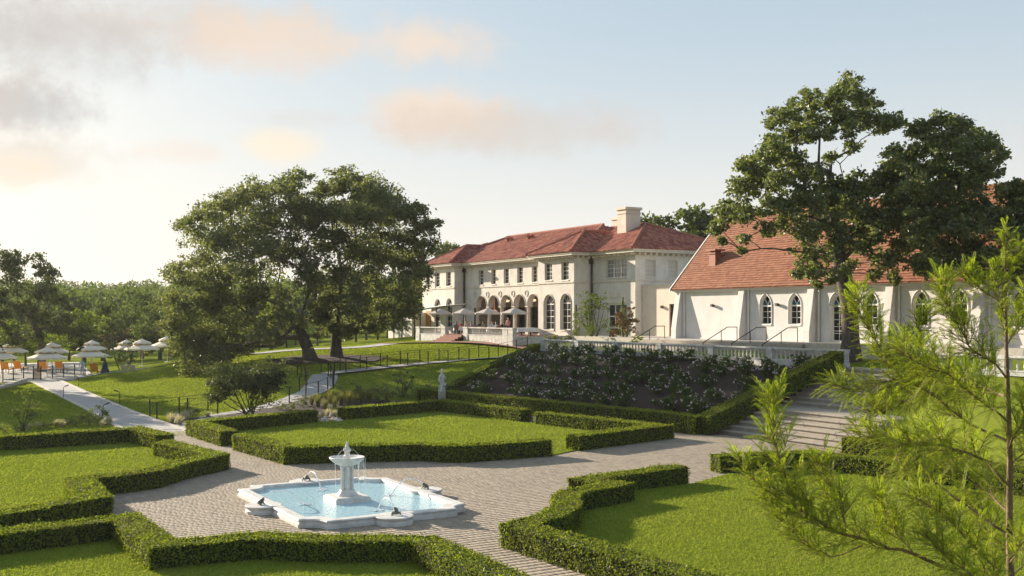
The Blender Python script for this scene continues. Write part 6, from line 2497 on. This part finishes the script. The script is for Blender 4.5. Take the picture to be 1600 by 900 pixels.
railing("short far-side railing where the lower walk leaves the entry path", [(234, 651), (280, 647.5), (325, 641.5)])
railing("near-side railing of the lower walk, ending behind the big round shrub", [(245, 657.5), (293, 650), (340, 648), (452, 631), (478, 624), (497.5, 620), (512, 613), (521, 608)])
railing("left railing of the walk where it bends uphill by the oaks", [(468, 612), (479.5, 603), (477, 595), (470.5, 589), (465, 585.5)])
railing("short right railing crowded at the bend of the walk", [(520, 604), (521.6, 598), (517, 593), (513, 589)])
railing("far-side railing of the walk rising toward the mansion lawn", [(502, 582.5), (531.5, 580.2), (563, 576), (594.5, 572.5), (625.5, 568.6), (656, 566.5), (686, 564.5), (717, 562), (748, 559.5), (778.5, 557.5), (807, 551), (824, 545)])
railing("near-side railing of the walk rising toward the mansion lawn", [(523, 586), (540.5, 582.5), (573, 578.5), (605, 575.5), (637, 571.5), (669, 569), (700, 567), (733, 565), (764, 562.5), (793.6, 559)])


def path_lights():
    first = None
    for px, py, lb in [(161, 655, "small bent black path light nearest the planting, on the left edge of the entry path"), (187, 631, "small bent black path light on the right edge of the entry path, nearer one"),
                       (99, 622, "small bent black path light on the left edge of the entry path, far one"), (123, 604, "small bent black path light on the right edge of the entry path, far one")]:
        p = W(px, py)
        if first is None:
            root = empty("path_light", (p.x, p.y, 0), 0, lb, "path light", "bent path lights along the entry path")
            mb = MB()
            mb.tube([(0, 0, 0), (0, 0, .72), (.03, 0, .8), (.12, 0, .86)], .022, 6)
            mb.build("stem", M['iron'], root)
            mb = MB()
            mb.tube([(.1, 0, .85), (.36, 0, .95)], [.035, .045], 6)
            mb.build("lamp_head", M['iron'], root)
            first = root
        else:
            c = copy_tree(first)
            c.location = (p.x, p.y, 0)
            c['label'] = lb
            if 'right' in lb:
                c.rotation_euler = (0, 0, math.pi)


path_lights()


# ---------------------------------------------------------------- pool terrace
def pool_umbrellas():
    first = None
    spots = [(74, 105, "two-tier cream pool umbrella nearest the head of the entry path, left of the pair"), (142, 110, "two-tier cream pool umbrella in front, right of the brown gate"), (18, 124, "two-tier cream pool umbrella at the left edge, pole in clear view"),
             (81, 123, "two-tier cream pool umbrella behind the one at the gate"), (144, 134, "two-tier cream pool umbrella behind the front right one"), (198, 128, "far two-tier cream pool umbrella right of the small dark tree"),
             (222, 118, "two-tier cream pool umbrella nearest the rust-brown bush"), (-5, 106, "two-tier cream pool umbrella cut off by the left edge"), (262, 122, "cream pool umbrella half hidden by the oak's lowest branches")]
    for px, py, lb in spots:
        p = D(px, 500, py)
        pz = max(.03, T(p.x, p.y))
        if first is None:
            root = empty("pool_umbrella", (p.x, p.y, pz), 0, lb, "umbrella", "two-tier cream umbrellas round the pool")
            mb = MB()
            mb.lathe([(.3, 0), (.3, .07), (.05, .1), (.035, .15), (.035, 2.6)], 8)
            mb.build("pole", M['frame_w'], root)

            def tier(prof, drop, m, nm, n=16):
                mb = MB()
                vs, fs = [], []
                for i, (r_, z) in enumerate(prof):
                    for k in range(n):
                        a = 2 * math.pi * k / n
                        sc = 1 - (.035 if k % 2 else 0)
                        vs.append((r_ * sc * math.cos(a), r_ * sc * math.sin(a), z + (0.03 if k % 2 == 0 and i == len(prof) - 1 else 0)))
                b = (len(prof) - 1) * n
                for k in range(n):
                    x, y, z = vs[b + k]
                    vs.append((x * 1.01, y * 1.01, z - drop * (1 if k % 2 else .62)))
                for i in range(len(prof)):
                    fs += [(i * n + k, i * n + (k + 1) % n, (i + 1) * n + (k + 1) % n, (i + 1) * n + k) for k in range(n)]
                mb.add(vs, fs)
                mb.build(nm, M[m], root)
            tier([(.55, 2.47), (1.2, 2.18), (1.85, 1.92)], .2, 'canvas', "lower_canopy")
            tier([(.05, 2.98), (.5, 2.78), (.98, 2.56)], .17, 'canvas', "upper_canopy")
            mb = MB()
            mb.lathe([(.9, 2.34), (.85, 2.46)], 16)
            mb.build("yellow_band", M['yellow'], root)
            mb = MB()
            mb.lathe([(.03, 2.96), (.05, 3.0), (.04, 3.05), (0, 3.1)], 6)
            mb.build("finial", M['frame_w'], root)
            first = root
        else:
            c = copy_tree(first)
            c.location = (p.x, p.y, pz)
            c.rotation_euler = (0, 0, rr.uniform(0, 1))
            c['label'] = lb
    # loungers with raised slings
    proto = empty("sun_lounger", (0, 0, 0), 0, "", "sun lounger", "sun loungers round the pool")
    mb = MB()
    for sy in (-.3, .3):
        mb.tube([(-.1, sy, .34), (1.35, sy, .34)], .03, 5)
    mb.build("frame", M['timber'], proto)
    mb = MB()
    mb.bb(-.05, 1.3, -.3, .3, .36, .42)
    mb.build("seat", M['orange'], proto)
    mb = MB()
    mb.add([(0, -.33, .38), (0, .33, .38), (-.3, .33, 1.08), (-.3, -.33, 1.08), (-.05, -.33, .36), (-.05, .33, .36), (-.36, .33, 1.07), (-.36, -.33, 1.07)],
           [(0, 1, 2, 3), (7, 6, 5, 4), (0, 4, 5, 1), (1, 5, 6, 2), (2, 6, 7, 3), (3, 7, 4, 0)])
    mb.build("backrest", M['orange'], proto)
    for sx in (0, 1.25):
        for sy in (-.3, .3):
            mb = MB()
            mb.tube([(sx, sy, 0), (sx, sy, .36)], .03, 5)
            mb.build("leg", M['timber'], proto)
    cream = {}
    lb = ["orange sun lounger at the far left, under the cut-off umbrella", "orange sun lounger right of the leftmost umbrella pole", "orange sun lounger under the gate umbrella, left of its pole", "orange sun lounger under the gate umbrella, right of its pole",
          "cream sun lounger left of the pair by the grassy bank", "cream sun lounger right of the pair by the grassy bank", "orange sun lounger beneath the front right umbrella"]
    for i, (px, py, d, col) in enumerate([(8, 580, 112, 'o'), (28.5, 580, 114, 'o'), (68.5, 580, 112, 'o'), (93, 580, 113, 'o'), (197, 578, 104, 'c'), (210, 578, 105, 'c'), (148, 580, 108, 'o')]):
        p = D(px, py, d)
        c = proto if i == 0 else copy_tree(proto)
        c.location = (p.x, p.y, .03)
        c.scale = (1.15, 1.15, 1.15)
        c.rotation_euler = (0, 0, R(60 + rr.uniform(-12, 12)) if col == 'o' else R(35))
        c['label'] = lb[i]
        if col == 'c':
            for ch in c.children:
                if ch.name.startswith(('seat', 'backrest')):
                    key = ch.name.split('.')[0]
                    if key not in cream:
                        me = ch.data.copy()
                        me.materials.clear()
                        me.materials.append(M['cushion'])
                        cream[key] = me
                    ch.data = cream[key]


pool_umbrellas()


def pool_fence():
    a, b = W(-30, 603, 0), W(52, 594, 0)
    c, d = W(64, 593.5, 0), W(133, 588, 0)
    for (p, q), lb in (((a, b), "glass and dark post pool fence left of the brown gate"), ((c, d), "dark pool fence right of the brown gate, below the umbrellas")):
        ang = math.atan2(q.y - p.y, q.x - p.x)
        L = (q - p).length
        root = empty("pool_fence", (p.x, p.y, .03), ang, lb, "fence", "pool fences")
        n = max(2, int(L / 1.5))
        for k in range(n + 1):
            mb = MB()
            mb.tube([(L * k / n, 0, 0), (L * k / n, 0, 1.3)], .05, 6)
            mb.build("post", M['iron'], root)
        for k in range(n):
            mb = MB()
            mb.bb(L * k / n + .07, L * (k + 1) / n - .07, -.012, .012, .12, .86)
            mb.build("glass_panel", M['glassy'], root)
        mb = MB()
        mb.tube([(0, 0, .95), (L, 0, .95)], .03, 5)
        mb.tube([(0, 0, .08), (L, 0, .08)], .03, 5)
        mb.build("rail", M['frame_w'], root)
    ang = math.atan2(c.y - b.y, c.x - b.x)
    L = (c - b).length
    root = empty("pool_gate", (b.x, b.y, .03), ang, "brown timber slat gate at the head of the entry path", "gate")
    n = 9
    for k in range(n):
        mb = MB()
        mb.bb(.06, L - .06, -.025, .025, .1 + .11 * k, .19 + .11 * k)
        mb.build("slat", M['timber'], root)
    for x in (.03, L - .03):
        mb = MB()
        mb.bb(x - .03, x + .03, -.03, .03, 0, 1.15)
        mb.build("stile", M['iron'], root)
    # low stone edge and steps down at the left
    p, q = W(-8, 609), W(38, 597.5)
    ang = math.atan2(q.y - p.y, q.x - p.x)
    root = empty("low_stone_wall", (p.x, p.y, 0), ang, "low pale stepped stone edging at the left of the path head", "wall")
    for k in range(4):
        mb = MB()
        L = (q - p).length / 4
        mb.bb(L * k + .01, L * (k + 1) - .01, -.3, .3, -.1, .22 + .05 * k)
        mb.build("stone_block", M['kerb'], root, bevel=.02)
    # closed parasol, person by the pool
    p = D(164, 582, 108)
    root = empty("closed_umbrella", (p.x, p.y, .03), 0, "closed navy parasol left of the small dark tree", "umbrella")
    mb = MB()
    mb.tube([(0, 0, 0), (0, 0, 2.1)], .03, 6)
    mb.build("pole", M['timber'], root)
    mb = MB()
    mb.lathe([(.5, .1), (.46, .3), (.3, .8), (.16, 1.3), (.05, 1.75)], 9)
    mb.build("canopy", M['cloth_navy'], root)
    p = D(128.5, 585, 107)
    tag(link("person", standing_mesh("person", M['cloth_pale'], M['cloth_pale'], M['hair'], .12), None, (p.x, p.y, .03), (0, 0, R(250))), "person in a pale blue dress standing by the pool under the front right umbrella", "person")


M['glassy'] = mat('fence_glass', (0.3, 0.34, 0.35), 0.06, (0.26, 0.3, 0.31), 3, spec=.5)
M['glassy'].node_tree.nodes['Principled BSDF'].inputs['Alpha'].default_value = 0.25
pool_fence()


# ---------------------------------------------------------------- young bald cypress close to the camera
def cypress():
    d0 = 8.2
    S = d0 / FPX
    base = D(1580, 900, d0)
    base.z = 0
    root = empty("cypress_tree", base, 0, "young feathery bright green cypress in the right foreground, its sprays overlapping stairs and chapel", "tree")
    rng = random.Random(77)
    nrg = np.random.default_rng(77)
    LB = lambda px, py, dd=0.0: D(px, py, d0 + dd) - base
    trunk = [Vector((0.02, 0, -.05)), LB(1584, 1400), LB(1582, 1100), LB(1580, 930), LB(1577, 835), LB(1578, 720), LB(1576, 640), LB(1573, 560), LB(1571, 470), LB(1571, 400), LB(1573, 345)]
    mb = MB()
    mb.tube(trunk, [.06, .048, .038, .03, .025, .021, .018, .014, .01, .007, .0035], 8)
    mb.build("trunk", M['bark_pale'], root, smooth=True)

    needles = []   # (centre, half axis along, half axis across)

    def frond(p, dirv, length, droop=.25):
        """one feathery spray: curved stalk with two ranks of soft needles"""
        dirv = dirv.normalized()
        side = dirv.cross(Vector((rng.gauss(0, .35), rng.gauss(0, .35), 1))).normalized()
        nrm = side.cross(dirv)
        n = int(length / .0066)
        bend = Vector((0, 0, -1)) * droop * length
        sway = side * rng.gauss(0, .08) * length
        pts = []
        for i in range(n):
            t = i / n
            c = p + dirv * length * t + bend * t * t + sway * t * t
            tan = (dirv * length + bend * 2 * t + sway * 2 * t).normalized()
            prof = min(1, .35 + 2.2 * t) * (1 - .72 * t ** 1.8)
            ln = .034 * prof * rng.uniform(.8, 1.15) * (.7 + length * 1.1)
            for sg in (-1, 1):
                a = (side * sg * .83 + tan * .62 + nrm * rng.gauss(.05, .16)).normalized() * ln
                b = tan.cross(a).cross(a).normalized() * .002
                needles.append((c + a * .5, a * .5, b))
        stalk.tube([p, p + dirv * length * .5 + bend * .25, p + dirv * length * .97 + bend * .95], [.0022, .0016, .0007], 3, cap=False)

    def spray_along(pts, t0, t1, step, flen, up=.35, both=True):
        """fronds along a twig polyline"""
        L = [0]
        for a, b in zip(pts, pts[1:]):
            L.append(L[-1] + (b - a).length)
        s = L[-1] * t0
        k = 0
        while s < L[-1] * t1:
            i = max(j for j in range(len(L)) if L[j] <= s)
            i = min(i, len(pts) - 2)
            f = (s - L[i]) / max(1e-6, L[i + 1] - L[i])
            p = pts[i].lerp(pts[i + 1], f)
            tan = (pts[i + 1] - pts[i]).normalized()
            az = rng.uniform(0, 6.28)
            o = tan.orthogonal().normalized()
            o2 = tan.cross(o)
            out = o * math.cos(k * 2.4 + az * .3) + o2 * math.sin(k * 2.4 + az * .3)
            q = s / L[-1]
            frond(p, tan * rng.uniform(.5, .9) + out * rng.uniform(.5, .95) + Vector((0, 0, up * rng.uniform(.2, 1))), flen * rng.uniform(.65, 1.15) * (1.1 - .45 * q))
            s += step * rng.uniform(.7, 1.3)
            k += 1
        frond(pts[-1], (pts[-1] - pts[-2]), flen * .8)

    total = 0
    specs = [  # branch way points (px, py, dd), base radius, twig count, twig length, frond length, where foliage starts
        ([(1582, 960, 0), (1540, 918, -.25), (1490, 893, -.4), (1430, 868, -.5), (1365, 848, -.55), (1300, 828, -.6), (1255, 800, -.6), (1228, 755, -.6), (1213, 700, -.6), (1208, 648, -.55), (1207, 628, -.55)], .017, 17, .27, .21, .36),
        ([(1577, 838, 0), (1540, 812, .1), (1490, 775, .2), (1440, 735, .3), (1415, 712, .35), (1375, 690, .4), (1330, 672, .4)], .011, 9, .26, .2, .45),
        ([(1576, 690, 0), (1520, 665, .2), (1465, 622, .3), (1410, 592, .3), (1376, 547, .3), (1350, 500, .3), (1338, 462, .3)], .012, 17, .25, .2, .22),
        ([(1485, 640, .25), (1435, 600, .1), (1424, 555, .1), (1435, 520, .05), (1450, 488, .05)], .007, 9, .18, .17, .25),
        ([(1574, 590, 0), (1545, 560, -.2), (1515, 540, -.3), (1495, 505, -.3), (1478, 470, -.3), (1470, 440, -.3)], .009, 12, .22, .19, .15),
        ([(1571, 480, 0), (1545, 462, .1), (1522, 442, .15), (1508, 425, .15)], .006, 6, .15, .15, .3),
        ([(1574, 620, 0), (1540, 605, .5), (1500, 600, .8), (1450, 610, 1.0), (1395, 640, 1.0), (1345, 652, 1.0)], .01, 14, .28, .22, .2),
        ([(1576, 700, 0), (1600, 655, -.3), (1630, 600, -.4), (1660, 560, -.4)], .01, 9, .25, .2, .15),
        ([(1573, 545, 0), (1595, 500, .2), (1615, 460, .3), (1632, 420, .3)], .008, 8, .2, .18, .1),
        ([(1577, 760, 0), (1540, 720, -.5), (1490, 700, -.8), (1440, 690, -.9), (1395, 700, -.95)], .011, 11, .27, .21, .3),
        ([(1581, 930, 0), (1550, 885, -.5), (1510, 840, -.7), (1470, 800, -.8), (1425, 775, -.85)], .01, 9, .24, .2, .3),
        ([(1582, 990, 0), (1560, 930, -.7), (1520, 900, -.9), (1475, 868, -1.0), (1440, 830, -1.0)], .01, 9, .25, .2, .3),
        ([(1579, 880, 0), (1600, 845, -.3), (1630, 820, -.5)], .008, 5, .2, .18, .2),
        ([(1572, 430, 0), (1585, 410, 0), (1598, 385, 0)], .004, 4, .11, .12, .2),
        ([(1571, 500, 0), (1560, 450, -.1), (1553, 415, -.1)], .004, 5, .12, .13, .15),
        ([(1300, 828, -.6), (1262, 806, -.5), (1205, 770, -.4), (1170, 740, -.4), (1150, 722, -.4)], .006, 7, .18, .17, .1),
        ([(1572, 540, 0), (1571, 470, 0), (1571, 400, 0), (1573, 350, 0)], .004, 6, .13, .13, .05),
        ([(1577, 800, 0), (1545, 770, .3), (1500, 740, .6), (1450, 725, .8), (1400, 735, .9)], .009, 9, .27, .22, .15),
        ([(1576, 660, 0), (1530, 625, -.4), (1480, 585, -.6), (1440, 570, -.7), (1400, 545, -.75)], .009, 10, .26, .22, .2),
        ([(1580, 900, 0), (1600, 880, .5), (1560, 850, .8), (1530, 800, .9), (1500, 775, .9)], .009, 8, .26, .22, .2),
        ([(1430, 868, -.5), (1400, 835, -.45), (1385, 800, -.4), (1372, 775, -.4)], .005, 6, .2, .19, .15),
        ([(1575, 730, 0), (1610, 700, .2), (1640, 690, .3)], .007, 6, .25, .2, .1),
        ([(1410, 592, .3), (1370, 600, .4), (1330, 610, .45), (1295, 600, .5)], .005, 7, .2, .19, .1),
        ([(1350, 852, -.55), (1300, 870, -.5), (1255, 850, -.45), (1215, 800, -.4), (1185, 775, -.4)], .006, 7, .2, .18, .3),
        ([(1320, 836, -.6), (1318, 790, -.6), (1290, 745, -.55), (1278, 715, -.55)], .006, 8, .18, .17, .15),
    ]
    for pts, r0, nt, tl, fl, f0 in specs:
        P0 = [LB(*p) for p in pts]
        # smooth and roughen
        P = []
        for a, b in zip(P0, P0[1:]):
            for k in range(3):
                P.append(a.lerp(b, k / 3) + Vector((rng.gauss(0, .006), rng.gauss(0, .006), rng.gauss(0, .006))))
        P.append(P0[-1])
        n = len(P)
        wood = MB()
        wood.tube(P, [max(.0018, r0 * (1 - .85 * i / (n - 1))) for i in range(n)], 6)
        stalk = wood
        needles.clear()
        nt = int(nt * 2.6)
        for j in range(nt):
            t = f0 + (1 - f0) * (j + rng.uniform(0, .8)) / nt
            i = min(int(t * (n - 1)), n - 2)
            p = P[i]
            tan = (P[i + 1] - P[i]).normalized()
            o = tan.orthogonal().normalized()
            a = j * 2.4 + rng.uniform(-.5, .5)
            out = o * math.cos(a) + tan.cross(o) * math.sin(a)
            L = tl * rng.uniform(.6, 1.15) * (1.15 - .6 * t)
            d = (tan * .75 + out * .7 + Vector((0, 0, rng.uniform(.05, .4)))).normalized()
            tw = [p + d * L * s + Vector((0, 0, .12 * L * s * s)) for s in (0, .35, .7, 1)]
            wood.tube(tw, [.0035, .003, .0022, .0012], 4, cap=False)
            spray_along(tw, .08, 1.0, .02, fl)
        spray_along(P, f0, 1.0, .03, fl * .8)
        br = wood.build("branch", M['bark_pale'], root)
        A = np.array([(tuple(c), tuple(a), tuple(b)) for c, a, b in needles])
        V, F = leaf_arrays(A[:, 0], A[:, 1], A[:, 2])
        link("feathery_foliage", np_mesh("feathery_foliage", V, F, M['cypress']), br)
        total += len(F)
    return total


NC = cypress()
print("grass", NGRASS, "tree leaves", NL, "needles", NC)


# ---------------------------------------------------------------- evening haze
def haze():
    mb = MB()
    mb.bb(-1900, 2500, -450, 2900, -6.0, 36.0)
    m = bpy.data.materials.new("haze")
    m.use_nodes = True
    t = NT(m.node_tree)
    t.n.clear()
    v = t.new('ShaderNodeVolumePrincipled')
    v.inputs['Color'].default_value = (0.92, 0.93, 0.95, 1)
    v.inputs['Density'].default_value = 0.00012
    v.inputs['Anisotropy'].default_value = 0.3
    out = t.new('ShaderNodeOutputMaterial')
    t.l.new(v.outputs[0], out.inputs['Volume'])
    tag(mb.build("haze", m), kind='stuff', label='thin evening haze over the garden and the far hill')


haze()
